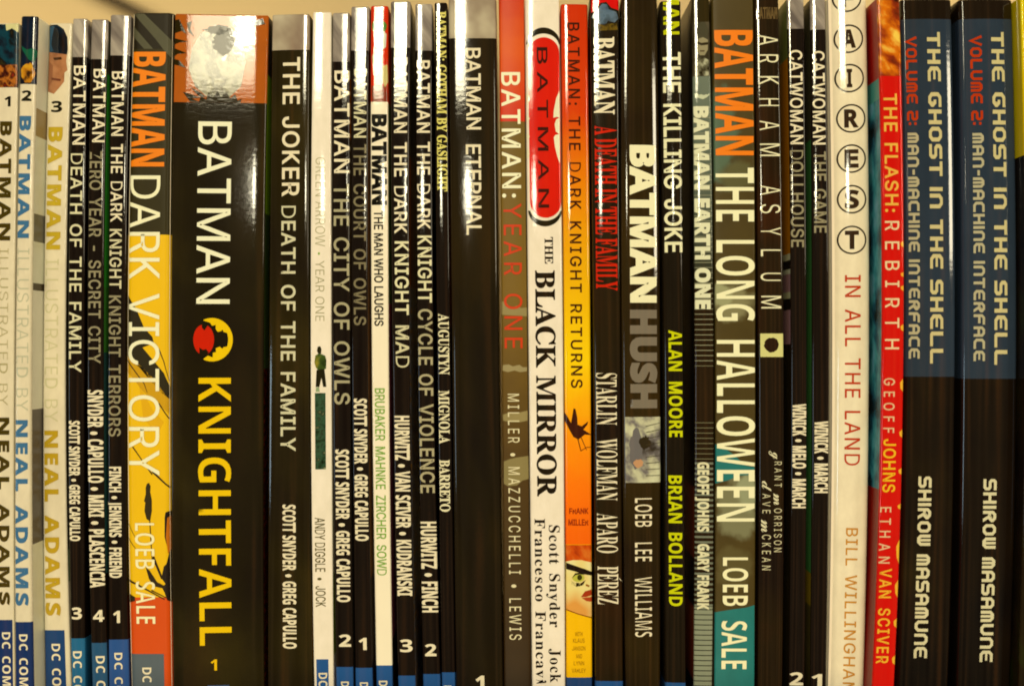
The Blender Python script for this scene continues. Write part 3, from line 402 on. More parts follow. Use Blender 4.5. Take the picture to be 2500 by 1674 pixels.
class Book:
    def __init__(s, L, R, top, p=0.0, r=5.0, hu=None, hw=30.0, bulge=None, base=(38, 31, 20), rough=0.14, bump=1.0, bands=(), left=None, right=None, mat=None):
        s.L0, s.R0, s.top, s.p, s.r = list(L), list(R), top, p, r
        s.hu, s.hw, s.bulge0 = hu, hw, bulge
        s.rough, s.bump = rough, bump
        s.base = mat or ink(base, rough, 0.22, bump)
        s.bands, s.left, s.right = bands, left, right
        s.parts = []
        s.items = []
    def finish_shape(s):
        s.fl, s.fr = quad(s.L0), quad(s.R0)
        s.k = S * (D - s.p) / D
        s.w = s.R0[1] - s.L0[1]
        w = s.w
        if s.hu is not None:
            xc = s.L0[0] + s.hu * w; X = (xc - CX) * s.k
            nreq = ((LX - X) / 4 - X / 0.45) / 2
            curv = max(0.0, 0.044 / s.hw - 0.000185)
            s.b = curv * w * w / 8
            s.tilt = w * (4 * s.b / w * (2 * s.hu - 1) - nreq)
            s.tilt = max(-0.2 * w, min(0.2 * w, s.tilt))
        else:
            s.b = s.bulge0 if s.bulge0 is not None else 1.0
            s.tilt = 0.0
        r = s.r / w
        s.us = [r * (1 - math.cos(math.radians(a))) for a in (0, 20, 40, 60, 78)]
        nseg = 8
        s.us += [r + (1 - 2 * r) * i / nseg for i in range(nseg + 1)]
        s.us += [1 - u for u in s.us[:5]][::-1]
        s.fo = s.f_raw
    def f_raw(s, u):
        d = min(u, 1 - u) * s.w
        f = s.b * (1 - (2 * u - 1) ** 2) + s.tilt * (u - 0.5)
        if d < s.r:
            x = s.r - d; f -= s.r - math.sqrt(max(0.0, s.r * s.r - x * x))
        return f
    def f(s, u):         # piecewise linear between the columns, like the mesh
        us = s.us; u = min(1.0, max(0.0, u))
        for i in range(len(us) - 1):
            if u <= us[i + 1] + 1e-12:
                t = (u - us[i]) / (us[i + 1] - us[i])
                return s.f_raw(us[i]) * (1 - t) + s.f_raw(us[i + 1]) * t
        return s.f_raw(1.0)
    def xw(s, x): return (x - CX) * s.k
    def zw(s, y): return (CY - y) * s.k
    def pt(s, u, y, eps=0.0):
        x = s.fl(y) + u * (s.fr(y) - s.fl(y))
        return Vector((s.xw(x), -(s.p + s.f(u)) * S - eps, s.zw(y)))
    def nrm(s, u):
        h = 0.004
        u0, u1 = max(0.0, u - h), min(1.0, u + h)
        fp = (s.f_raw(u1) - s.f_raw(u0)) / ((u1 - u0) * s.w)
        return Vector((-fp, -1, 0)).normalized()
    def u_of(s, x, y): return (x - s.fl(y)) / (s.fr(y) - s.fl(y))
    # --- queued prints
    def text(s, name, string, font, x0, x1, y0, y1, rgb, ym=None, emb=0.0, track=0.0, layer=2, rough=None, flat=False, space=0.26, y1_=None):
        s.items.append(('text', name, dict(string=string, font=font, x0=x0, x1=x1, y0=y0, y1=y1, rgb=rgb, ym=ym, emb=emb, track=track, layer=layer, rough=rough, flat=flat, space=space)))
    def shape(s, name, polys, rgb=None, layer=1, mat=None, rough=None):
        """polys: list of rings (first the outline, then holes)"""
        s.items.append(('shape', name, dict(polys=polys, mat=mat or ink(rgb, s.rough if rough is None else rough, 0.12, s.bump), layer=layer)))
    def rect(s, name, x0, y0, x1, y1, rgb=None, layer=1, mat=None, ym=None):
        # follows the lean: x given at ym (default the middle)
        s.items.append(('rect', name, dict(x0=x0, x1=x1, y0=y0, y1=y1, ym=ym, mat=mat or ink(rgb, s.rough, 0.14, s.bump), layer=layer)))

def flat_mesh(groups):
    """groups of rings in (a,b) -> verts, tris"""
    V, F = [], []
    for rings in groups:
        vs = [[Vector((p[0], p[1], 0)) for p in r] for r in rings]
        tris = tessellate_polygon(vs); o = len(V)
        for r in rings: V += [(p[0], p[1]) for p in r]
        F += [tuple(i + o for i in t) for t in tris]
    return V, F
class Print:
    """one printed part of a book: several layers of ink, each with its own material"""
    def __init__(s, book): s.book, s.data = book, []
    def add(s, V, F, mat, layer): s.data.append((V, F, mat, layer))
    def build(s, name, parent):
        bk = s.book; bm = bmesh.new(); mats = []; uvl = bm.loops.layers.uv.new("UVMap"); lay = bm.verts.layers.int.new("lay")
        for V, F, mat, layer in s.data:
            if mat not in mats: mats.append(mat)
            mi = mats.index(mat); tmp = bmesh.new()
            vs = [tmp.verts.new((u, y / 1000.0, 0)) for u, y in V]
            for f in F:
                if len(set(f)) < 3: continue
                try: tmp.faces.new([vs[i] for i in f])
                except ValueError: pass
            us = [v.co.x for v in tmp.verts]; lo, hi = min(us), max(us)
            for u in bk.us[1:-1]:
                if lo < u < hi:
                    bmesh.ops.bisect_plane(tmp, geom=tmp.verts[:] + tmp.edges[:] + tmp.faces[:], dist=1e-7, plane_co=(u, 0, 0), plane_no=(1, 0, 0))
            mp = {}
            for v in tmp.verts:
                nv = bm.verts.new((min(.9995, max(.0005, v.co.x)), v.co.y, 0)); nv[lay] = layer; mp[v] = nv
            for f in tmp.faces:
                try: nf = bm.faces.new([mp[v] for v in f.verts])
                except ValueError: continue
                nf.material_index = mi; nf.smooth = True
            tmp.free()
        nr = []
        for v in bm.verts:
            u, y = v.co.x, v.co.y * 1000
            for l in v.link_loops: l[uvl].uv = ((u * bk.w + bk.seed) / 1000, y / 1000)
            v.co = bk.pt(u, y, 0.00006 * v[lay]); nr.append(bk.nrm(u))
        for f in bm.faces:
            f.normal_update()
            if f.normal.y > 0: f.normal_flip()
        me = bpy.data.meshes.new(name); bm.to_mesh(me); bm.free()
        for m in mats: me.materials.append(m)
        me.normals_split_custom_set_from_vertices(nr)
        o = bpy.data.objects.new(name, me); col.objects.link(o); o.parent = parent
        o.matrix_parent_inverse = parent.matrix_basis.inverted()
        return o
def text_mesh(bk, a):
    """letters running down the spine, tops to the right; flat=True sets them upright across it"""
    pen = 0.0; G = []
    for ch in a['string']:
        if ch == ' ': pen += (a['space'] if a['font'] != 'T' else 0.45) + a['track']; continue
        adv, groups = glyph(a['font'], ch)
        for rings in groups: G.append([[(x + pen, y) for x, y in r] for r in rings])
        pen += adv + a['track']
    cap = {'I': 0.5087, 'B': 0.4796, 'S': 0.4553, 'R': 0.39, 'T': 1.0}[a['font']]
    xs = [p[0] for g in G for r in g for p in r]; lo, hi = min(xs), max(xs)
    x0, x1, y0, y1 = a['x0'], a['x1'], a['y0'], a['y1']; out = []
    ym = a['ym'] or (y0 + y1) / 2; d0 = x0 - bk.fl(ym); d1 = x1 - bk.fl(ym); w = bk.fr(ym) - bk.fl(ym)
    for g in G:
        P = []
        for r in g:
            if a['flat']: P.append([(d0 + (p[0] - lo) / (hi - lo) * (d1 - d0), y1 - p[1] / cap * (y1 - y0)) for p in r])
            else: P.append([(d0 + p[1] / cap * (d1 - d0), y0 + (p[0] - lo) / (hi - lo) * (y1 - y0)) for p in r])
        if a['emb']: P = grow(P, a['emb'])
        out.append([[(x / w, y) for x, y in r] for r in P])
    return flat_mesh(out)
def build_cover(bk, name, parent):
    bm = bmesh.new(); uvl = bm.loops.layers.uv.new("UVMap")
    ybot = CY - SHELF_Z / bk.k
    ys = {bk.top, bk.top + 2.5, ybot, ybot - 2.5}
    y = 110
    while y < ybot - 30: ys.add(float(y)); y += 110
    for lst in (bk.bands, bk.left or (), bk.right or ()):
        for ye, m in lst:
            if bk.top + 4 < ye < ybot - 4: ys.add(float(ye))
    ys = sorted(ys)
    us = bk.us; n = len(us); tk = 2.6       # cover thickness
    back = DEPTH
    def ring(yy, shrink=0.0, inner=False):
        xl, xr = bk.fl(yy), bk.fr(yy); pts = []
        def P(x, dep): return Vector((bk.xw(x), dep, bk.zw(yy)))
        q = tk if inner else shrink
        rear = back - bk.p * S
        s0, s1 = -(bk.p + bk.f(0)) * S, -(bk.p + bk.f(1)) * S
        pts.append(P(xl + q, rear)); pts.append(P(xl + q, s0 + 0.012))
        for u in us:
            x = xl + u * (xr - xl); x = min(max(x, xl + q), xr - q)
            pts.append(P(x, -(bk.p + bk.f(u)) * S + q * S))
        pts.append(P(xr - q, s1 + 0.012)); pts.append(P(xr - q, rear))
        return pts
    N = n + 4
    mats = [bk.base]
    def mid(m):
        if m not in mats: mats.append(m)
        return mats.index(m)
    def pick(lst, yy):
        for ye, m in lst:
            if yy < ye: return mid(m)
        return 0
    outer = []
    for i, yy in enumerate(ys):
        outer.append([bm.verts.new(c) for c in ring(yy, 2.0 if i in (0, len(ys) - 1) else 0.0)])
    def quadf(a, b, c, d, mi, uvs, smooth=True):
        f = bm.faces.new((a, b, c, d)); f.material_index = mi; f.smooth = smooth
        for l, uv in zip(f.loops, uvs): l[uvl].uv = uv
        return f
    def U(j):
        if j < 2: return (-(12 if j else 0) * 6.6 - (0 if j else 1000))
        if j >= N - 2: return bk.w + (80 if j == N - 2 else 1080)
        return us[j - 2] * bk.w
    for i in range(len(ys) - 1):
        ym = (ys[i] + ys[i + 1]) / 2
        for j in range(N - 1):
            if j < 2: mi = pick(bk.left or bk.bands, ym)
            elif j >= N - 3: mi = pick(bk.right or bk.bands, ym)
            else: mi = pick(bk.bands, ym)
            uvs = [((U(jj) + bk.seed) / 1000, yy / 1000) for jj, yy in ((j, ys[i]), (j, ys[i + 1]), (j + 1, ys[i + 1]), (j + 1, ys[i]))]
            quadf(outer[i][j], outer[i + 1][j], outer[i + 1][j + 1], outer[i][j + 1], mi, uvs)
    for i in (1, len(ys) - 2):
        for j in range(N - 1):
            e_ = bm.edges.get((outer[i][j], outer[i][j + 1]))
            if e_: e_.smooth = False
    inn = [[bm.verts.new(c) for c in ring(yy, 0, True)] for yy in ys]
    pm = mid(paper)
    z4 = [(0, 0)] * 4
    for i in range(len(ys) - 1):
        for j in range(N - 1):
            quadf(inn[i][j + 1], inn[i + 1][j + 1], inn[i + 1][j], inn[i][j], pm, z4, False)
        for j, fl in ((0, 0), (N - 1, 1)):
            a = (outer[i][j], outer[i + 1][j], inn[i + 1][j], inn[i][j])
            quadf(*(a if fl else a[::-1]), pm, z4, False)
    for i in (0, len(ys) - 1):      # rims with vertices of their own
        A = [bm.verts.new(v.co) for v in outer[i]]; B = [bm.verts.new(v.co) for v in inn[i]]
        for j in range(N - 1):
            a = (A[j], A[j + 1], B[j + 1], B[j])
            quadf(*(a if i == 0 else a[::-1]), pm, z4, False)
    bmesh.ops.remove_doubles(bm, verts=[v for r in inn for v in r], dist=1e-7)
    me = bpy.data.meshes.new(name); bm.to_mesh(me); bm.free()
    for m in mats: me.materials.append(m)
    o = bpy.data.objects.new(name, me); col.objects.link(o); o.parent = parent; o.matrix_parent_inverse = parent.matrix_basis.inverted()
    # page block
    bm = bmesh.new(); g = tk + 0.6
    lv = [bk.top + 3] + [200.0 * i for i in range(1, 9)] + [ybot - 3]
    fmin = min(bk.f(u) for u in us[4:-4])
    rings = []
    for yy in lv:
        xl, xr = bk.fl(yy) + g, bk.fr(yy) - g
        y0 = -(bk.p + fmin) * S + 5.5 * S; y1 = back - bk.p * S - 0.0015
        rings.append([bm.verts.new((bk.xw(x), d, bk.zw(yy))) for x, d in ((xl, y0), (xr, y0), (xr, y1), (xl, y1))])
    for i in range(len(lv) - 1):
        for j in range(4):
            k2 = (j + 1) % 4
            bm.faces.new((rings[i][j], rings[i + 1][j], rings[i + 1][k2], rings[i][k2]))
    bm.faces.new(rings[0]); bm.faces.new(rings[-1][::-1])
    me = bpy.data.meshes.new("pages"); bm.to_mesh(me); bm.free(); me.materials.append(paper)
    o = bpy.data.objects.new("pages", me); col.objects.link(o); o.parent = parent; o.matrix_parent_inverse = parent.matrix_basis.inverted()

BOOKS = []
def book(label, *a, **k):
    b = Book(*a, **k); b.label = label; b.seed = len(BOOKS) * 371.0; BOOKS.append(b); return b
def build_all():
    # neighbours may touch but never cross
    for a, b in zip(BOOKS, BOOKS[1:]):
        ka, kb = (D - a.p), (D - b.p)
        for i in range(3):
            xa, xb = (a.R0[i] - CX) * ka, (b.L0[i] - CX) * kb
            if xa > xb - 1.5 * D:
                m = (xa + xb) / 2
                a.R0[i] = CX + (m - 0.75 * D) / ka; b.L0[i] = CX + (m + 0.75 * D) / kb
    for b in BOOKS:
        b.finish_shape()
        root = bpy.data.objects.new("comic_book", None); col.objects.link(root)
        ybot = CY - SHELF_Z / b.k
        root.location = ((b.xw(b.fl(ybot)) + b.xw(b.fr(ybot))) / 2, DEPTH / 2, SHELF_Z)
        root.empty_display_size = 0.01
        root['label'] = b.label; root['category'] = 'book'; root['group'] = 'comic books standing upright in a row'
        build_cover(b, "cover", root)
        order, prints = [], {}
        for kind, name, a in b.items:
            if name not in prints: prints[name] = Print(b); order.append(name)
            pr = prints[name]
            if kind == 'text':
                V, F = text_mesh(b, a)
                pr.add(V, F, ink(a['rgb'], b.rough if a['rough'] is None else a['rough'], 0.06, b.bump), a['layer'])
            elif kind == 'shape':
                gs = [[[(b.u_of(x, y), y) for x, y in r] for r in a['polys']]]
                V, F = flat_mesh(gs); pr.add(V, F, a['mat'], a['layer'])
            else:
                ym = a['ym'] or (a['y0'] + a['y1']) / 2; w_ = b.fr(ym) - b.fl(ym)
                u0, u1 = (a['x0'] - b.fl(ym)) / w_, (a['x1'] - b.fl(ym)) / w_
                V, F = [], []; nseg = max(1, int((a['y1'] - a['y0']) / 120))
                for i in range(nseg + 1):
                    yy = a['y0'] + (a['y1'] - a['y0']) * i / nseg; V += [(u0, yy), (u1, yy)]
                for i in range(nseg): F.append((2 * i, 2 * i + 1, 2 * i + 3, 2 * i + 2))
                pr.add(V, F, a['mat'], a['layer'])
        for nm in order: prints[nm].build(nm.split("#")[0], root)

def ell(cx, cy, rx, ry, n=28, a0=0, a1=360):
    return [(cx + rx * math.cos(math.radians(a0 + (a1 - a0) * i / n)), cy + ry * math.sin(math.radians(a0 + (a1 - a0) * i / n))) for i in range(n + (0 if abs(a1 - a0) == 360 else 1))]
def pl(s): return [tuple(float(v) for v in q.split(',')) for q in s.split()]
def blob(cx, cy, rx, ry, seed, n=22, jag=0.3):
    R = random.Random(seed)
    return [(cx + rx * (1 - jag * R.random()) * math.cos(2 * math.pi * i / n), cy + ry * (1 - jag * R.random()) * math.sin(2 * math.pi * i / n)) for i in range(n)]
def line(x0, y0, x1, y1, wd, wd2=None):
    wd2 = wd if wd2 is None else wd2
    d = Vector((x1 - x0, y1 - y0)).normalized(); n = Vector((-d.y, d.x))
    return [(x0 + n.x * wd / 2, y0 + n.y * wd / 2), (x1 + n.x * wd2 / 2, y1 + n.y * wd2 / 2), (x1 - n.x * wd2 / 2, y1 - n.y * wd2 / 2), (x0 - n.x * wd / 2, y0 - n.y * wd / 2)]

CR = (238, 214, 180); CR2 = (205, 186, 146); GY = (150, 134, 104); BLK = (31, 25, 17)
SIL = art("silver_rain", [(104, 90, 84), (148, 130, 118), (186, 166, 148)], (34, 5), 0.6, 5)
SIL2 = art("silver_cloud", [(128, 98, 84), (158, 134, 112), (196, 174, 146)], (9, 7), 0.5, 3)
BLU = (44, 84, 138); NAVY = (34, 52, 96)
def dark_side(seed=0): return ink((46, 38, 26), 0.25, 0.3)
WHT = (228, 204, 172)

# ================================================================== the books, left to right
# three white books with coloured lettering
b = book("white book with black lettering and number 1, cut by the left edge", (-16, -22, -14), (47, 34, 35), 57, p=60, hu=None, bulge=0.6, base=WHT, rough=0.2,
         bands=[(57 + 1, ink((210, 190, 140)))], right=None)
b.shape("cover_art", [pl("-8,60 46,60 44,214 -14,214")], mat=art("dim_painting", [(14, 16, 20), (22, 34, 44), (20, 60, 72), (16, 20, 24), (60, 50, 30)], (26, 16), 0.4, 5), layer=1)
b.shape("cover_art", [pl("14,60 46,58 45,80 30,70 16,76")], (214, 198, 140), layer=2)
b.shape("cover_art", [pl("-14,160 42,158 42,213 -14,214")], mat=art("warm_painting", [(24, 16, 12), (70, 28, 18), (186, 104, 40), (60, 24, 18), (170, 50, 30)], (40, 30), 0.4, 4), layer=2)
b.text("volume_number", "1", "B", 12, 26, 236, 260, (30, 28, 22), flat=True, emb=0.4)
b.text("title", "BATMAN", "B", 0, 26, 298, 586, (74, 58, 26), ym=440, emb=1.2, track=0.06)
b.text("title", "ILLUSTRATED BY", "I", -2, 20, 606, 990, (176, 156, 110), ym=800, emb=-0.6, track=0.02)
b.text("author_names", "NEAL ADAMS", "B", -2, 22, 1020, 1474, (74, 58, 26), ym=1250, emb=1.2, track=0.06)
b.rect("publisher_mark", -16, 1512, 32, 1800, NAVY)
b.text("publisher_mark", "DC COMICS", "B", 6, 26, 1542, 1728, CR, ym=1600, track=0.04)

b = book("white book with blue lettering and number 2", (51, 37, 36), (97, 83, 86), 40, p=64, hu=0.93, hw=7, base=WHT, rough=0.18, r=7,
         bands=[(206, art("night_painting", [(14, 18, 26), (24, 34, 50), (20, 26, 34)], (14, 8), 0.2, 3))],
         right=[(262, ink((250, 232, 200), 0.3)), (330, ink((176, 140, 90), 0.3)), (520, ink((246, 230, 196), 0.3)), (588, ink((120, 108, 90), 0.3)), (690, ink((246, 230, 196), 0.3)), (708, ink((70, 54, 36), 0.3)), (1000, ink((250, 232, 200), 0.3)), (1330, ink((104, 90, 80), 0.3)), (1900, ink((246, 228, 192), 0.3))])
b.shape("cover_art", [blob(68, 178, 19, 28, 3, jag=.25)], mat=art("ochre_paint", [(214, 150, 40), (190, 116, 30), (60, 34, 14)], (60, 44), 0.5, 3), layer=2)
b.shape("cover_art", [pl("52,112 66,122 82,118 92,126 84,152 70,146 56,124")], (26, 84, 62), layer=2)
b.text("volume_number", "2", "B", 54, 77, 222, 247, (34, 32, 26), flat=True, emb=0.4)
b.text("title", "BATMAN", "B", 46, 72, 285, 580, (66, 108, 144), ym=440, emb=1.2, track=0.06)
b.text("title", "ILLUSTRATED BY", "I", 41, 70, 606, 1003, (190, 180, 150), ym=800, emb=-0.6, track=0.02)
b.text("author_names", "NEAL ADAMS", "B", 39, 67, 1026, 1476, (66, 108, 144), ym=1250, emb=1.2, track=0.06)
b.rect("publisher_mark", 38, 1517, 84, 1800, NAVY)
b.text("publisher_mark", "DC COMICS", "B", 48, 68, 1547, 1730, CR, ym=1600, track=0.04)

b = book("white book with gold lettering and number 3", (115, 98, 103), (178, 159, 172), 57, p=-6, bulge=1.2, base=(228, 204, 172), rough=0.2, r=5,
         right=[(290, ink((206, 190, 150), 0.3)), (1340, ink((60, 50, 34), 0.3)), (1420, ink((120, 140, 90), 0.3))])
b.shape("cover_art", [pl("121,62 140,61 156,72 165,92 166,122 164,134 121,128")], mat=art("dark_hair", [(16, 20, 26), (24, 32, 42), (40, 56, 70)], (30, 14), 0.5, 4), layer=1)          # a dark combed head of hair
b.shape("cover_art", [pl("121,66 134,64 128,90 126,110 130,126 120,128")], (44, 74, 96), layer=2)
b.shape("cover_art", [pl("119,128 164,134 162,150 165,172 158,178 157,200 146,214 132,230 116,224")], mat=art("painted_cheek", [(140, 84, 56), (176, 114, 76), (190, 126, 86)], (26, 18), 0.4, 4), layer=1)
b.shape("cover_art", [pl("130,142 150,140 152,146 134,148")], (70, 40, 26), layer=2)
b.shape("cover_art", [pl("124,190 150,194 148,199 126,196")], (112, 60, 44), layer=2)
b.shape("cover_art", [pl("119,150 130,160 128,200 118,214")], (150, 92, 62), layer=2)
b.text("volume_number", "3", "B", 126, 152, 248, 274, (34, 32, 24), flat=True, emb=0.4)
b.text("title", "BATMAN", "B", 117, 149, 312, 608, (196, 158, 44), ym=450, emb=1.4, track=0.06)
b.text("title", "ILLUSTRATED BY", "I", 110, 142, 632, 1030, (208, 190, 146), ym=830, emb=-0.5, track=0.02)
b.text("author_names", "NEAL ADAMS", "B", 111, 143, 1052, 1500, (190, 148, 38), ym=1280, emb=1.4, track=0.06)
b.rect("publisher_mark", 109, 1537, 162, 1800, (36, 66, 112))
b.text("publisher_mark", "DC COMICS", "B", 127, 148, 1570, 1760, CR, ym=1600, track=0.04)

# thin black books with silver tops
def thin(label, L, R, top, sil, tl, al, vol, foot, p=0, hu=0.5, hw=20, foot_rgb=(44, 84, 138), foot_text=None, right=None, left=None, fade2=CR2, silm=None, title2=None, emb=0.7):
    b = book(label, L, R, top, p=p, hu=hu, hw=hw, rough=0.12, bands=[(sil, silm or SIL), (foot, ink(BLK, 0.12, 0.3)), (1900, ink(foot_rgb, 0.14))], right=right, left=left, r=4)
    for (st, x0, x1, y0, y1, cc, ym) in tl: b.text("title", st, "I", x0, x1, y0, y1, cc, ym=ym, emb=emb, track=0.03)
    st, x0, x1, y0, y1, ym = al; b.text("author_names", st, "B", x0, x1, y0, y1, CR, ym=ym, emb=0.5, space=0.2)
    st, x0, x1, y0, y1 = vol; b.text("volume_number", st, "B", x0, x1, y0, y1, CR, flat=True, emb=0.3)
    if foot_text:
        x0, x1, y0, y1 = foot_text; b.text("publisher_mark", "DC COMICS", "B", x0, x1, y0, y1, CR, ym=y0 + 20, track=0.04)
    return b
ORS = (150, 78, 20)
thin("thin silver-topped black book numbered 3, right of the white book with gold lettering", (178, 166, 174), (214, 206, 208), 46, 140,
     [("BATMAN", 180, 208, 162, 353, CR, 250), ("DEATH OF THE FAMILY", 171, 199, 376, 908, (222, 204, 164), 640)],
     ("SCOTT SNYDER • GREG CAPULLO", 170, 195, 1027, 1319, 1170), ("3", 176, 200, 1482, 1510), 1557, p=0, hu=0.92, hw=7,
     foot_rgb=(44, 100, 136), foot_text=(179, 200, 1588, 1778))
thin("thin silver-topped black book numbered 4", (224, 213, 224), (264, 252, 262), 48, 145,
     [("BATMAN", 228, 256, 170, 347, CR, 260), ("ZERO YEAR - SECRET CITY", 218, 246, 370, 886, GY, 620)],
     ("SNYDER • CAPULLO • MIKI • PLASCENCIA", 215, 252, 952, 1433, 1190), ("4", 228, 254, 1488, 1516), 1568, p=6, hu=0.84, hw=10,
     foot_rgb=(48, 84, 116), foot_text=(235, 256, 1600, 1790),
     right=[(180, ink((70, 66, 50), 0.3)), (700, ink((60, 150, 50), 0.25)), (860, ink((70, 130, 50), 0.25)), (1400, ink((50, 84, 80), 0.25))])
thin("thin silver-topped black book numbered 1, left of the black and yellow book", (270, 264, 264), (319, 307, 314), 37, 136,
     [("BATMAN THE DARK", 273, 300, 176, 541, CR, 340), ("KNIGHT", 269, 296, 560, 704, (215, 196, 158), 640), ("KNIGHT TERRORS", 267, 294, 722, 1064, GY, 880)],
     ("FINCH • JENKINS • FRIEND", 268, 296, 1139, 1409, 1270), ("1", 277, 293, 1490, 1519), 1560, p=-4, hu=0.80, hw=13,
     foot_rgb=(52, 84, 140), foot_text=(280, 299, 1592, 1780))

# the black, yellow and orange book
dv_top = art("dim_beams", [(38, 32, 22), (46, 40, 28), (78, 72, 58)], (6, 1.6), 0.75, 1, rough=0.4, lo=0.4, hi=0.6)
b = book("wide black and yellow book with orange and cream lettering and drawn branches", (322, 307, 316), (424, 416, 421), 32, p=4, r=17, bulge=0.5, rough=0.38, bump=0.6, base=(44, 36, 20),
         bands=[(120, dv_top), (573, ink((52, 44, 24), 0.38, 0.2, 0.6)), (1457, ink((238, 180, 2), 0.36, 0.06, 0.6)), (1594, ink((214, 76, 4), 0.36, 0.06, 0.6)), (1900, ink((212, 74, 4), 0.36, 0.08, 0.6))],
         right=[(573, ink((34, 28, 18), 0.5)), (940, ink((206, 120, 8), 0.4)), (1010, ink((34, 28, 18), 0.4)), (1457, ink((206, 120, 8), 0.4)), (1900, ink((170, 40, 10), 0.4))])
BEAM = ink((84, 78, 58), 0.38, 0.2, 0.6)
b.shape("light_beams", [pl("326,34 352,34 424,104 424,146 404,128 380,96")], mat=BEAM, layer=1)
b.shape("light_beams", [pl("324,62 334,74 374,120 352,120 324,88")], mat=BEAM, layer=1)
b.text("title", "BATMAN", "B", 322, 402, 128, 406, (240, 124, 6), ym=270, emb=0.8)
b.text("title", "DARK VICTORY", "I", 314, 389, 429, 1160, (244, 228, 188), ym=800, emb=0.2, layer=4, space=0.2)
b.shape("cover_art", [pl("308,712 312,722 332,752 352,800 372,822 376,838 348,848 400,910 414,945 414,975 394,958 362,922 340,896 306,866")], (46, 38, 22), layer=1)
b.shape("cover_art", [pl("306,868 330,880 380,928 412,975 412,1010 398,996 352,958 322,920 306,906")], (206, 148, 10), layer=1)
b.shape("cover_art", [pl("340,940 372,1000 400,1030 384,1060 350,1020")], (226, 164, 10), layer=1)
for q in ((306, 874, 352, 936, 3, 2), (352, 936, 360, 958, 2, 1), (388, 852, 400, 882, 3, 2), (400, 882, 412, 930, 2, 1), (388, 984, 412, 1022, 3, 2), (324, 1090, 352, 1130, 3, 2),
          (352, 1130, 372, 1158, 2, 3), (372, 1150, 414, 1190, 5, 3), (308, 1270, 330, 1310, 1.5, 1), (310, 1310, 334, 1342, 2, 1), (366, 1272, 372, 1370, 2.5, 2),
          (310, 1415, 332, 1424, 6, 4), (332, 1424, 402, 1462, 4, 2.5), (370, 1440, 406, 1458, 3, 2), (374, 1358, 396, 1412, 6, 5)):
    b.shape("cover_art", [line(*q)], (44, 30, 12), layer=2)
b.shape("cover_art", [pl("359,1180 364,1178 368,1186 367,1200 371,1220 371,1246 367,1272 358,1266 353,1246 355,1226 352,1222 356,1206 356,1190")], (52, 42, 16), layer=2)
b.shape("cover_art", [pl("356,1384 366,1392 384,1420 404,1430 402,1436 376,1430 364,1412")], (48, 36, 16), layer=2)
b.shape("cover_art", [pl("400,1382 406,1376 412,1350 402,1310 402,1262 404,1250 416,1246 418,1470 408,1464 402,1446 396,1434 404,1424 394,1410")], (34, 26, 14), layer=1)
b.shape("cover_art", [pl("408,1264 415,1258 416,1340 410,1352 405,1310")], (196, 104, 8), layer=2)
b.shape("cover_art", [pl("312,1448 330,1456 330,1466 314,1470")], (48, 38, 18), layer=2)
b.text("author_names", "LOEB SALE", "B", 331, 379, 1275, 1522, (246, 226, 176), ym=1400, emb=-0.9, layer=4, space=0.36)
b.rect("publisher_mark", 317, 1595, 402, 1800, (88, 94, 100), layer=1)
b.text("publisher_mark", "DC", "B", 348, 370, 1628, 1664, CR, ym=1645)
b.text("publisher_mark", "COMICS", "B", 348, 370, 1676, 1780, CR, ym=1645)

# the thick black book
b = book("thickest black book, orange picture at its top, round red and yellow emblem midway", (429, 419, 424), (654, 642, 643), 36, p=2, r=5, hu=0.56, hw=185, rough=0.13, bump=1.3,
         base=(38, 32, 20), bands=[(251, ink((176, 88, 34), 0.13, 0.2, 1.2, 0.24)), (1900, art("scuffed_black", [(34, 28, 18), (40, 33, 20), (54, 44, 26)], (5, 3), 0.2, 6, lo=0.3, hi=0.75))],
         right=[(180, ink((30, 26, 20), 0.3)), (520, ink((120, 150, 20), 0.25)), (900, ink((60, 74, 40), 0.3)), (1900, art("red_flecks", [(36, 26, 18), (60, 26, 18), (110, 36, 22)], (30, 90), 0, 3))])
R8 = random.Random(8)
b.shape("cover_art", [pl("470,120 490,84 525,62 560,66 590,96 600,150 588,210 560,238 510,240 478,214 462,170")], mat=art("washed_face", [(60, 52, 38), (120, 110, 88), (150, 138, 110), (70, 62, 46), (160, 146, 118)], (22, 16), 0.3, 5, spec=0.26), layer=1)
HAIR = ink((46, 37, 22), 0.13, 0.5, 1.5, 0.14)
b.shape("cover_art", [blob(546, 104, 30, 46, 41, 34, .45)], mat=HAIR, layer=2)
b.shape("cover_art", [blob(530, 74, 40, 14, 42, 26, .5)], mat=HAIR, layer=2)
b.shape("cover_art", [pl("540,142 556,132 552,148 544,152")], (190, 70, 40), layer=3)
for q in ("428,52 440,50 458,86 446,78 428,84", "427,96 462,104 440,106 427,112", "427,120 458,132 436,134 427,140", "426,146 440,150 456,168 438,162 426,160", "458,58 470,54 466,72 476,92 462,80",
          "600,56 640,44 646,58 622,62 606,76 612,62", "448,226 470,232 492,240 470,242 490,251 466,250", "466,214 492,228 506,240 486,236"):
    b.shape("cover_art", [pl(q)], mat=HAIR, layer=2)
b.shape("cover_art", [pl("486,251 492,236 504,244 510,226 520,240 532,222 540,238 552,226 562,240 574,230 580,246 590,240 586,251")], mat=HAIR, layer=2)
b.text("title", "BATMAN", "I", 483, 562, 298, 741, (246, 232, 196), ym=520, emb=0.6)
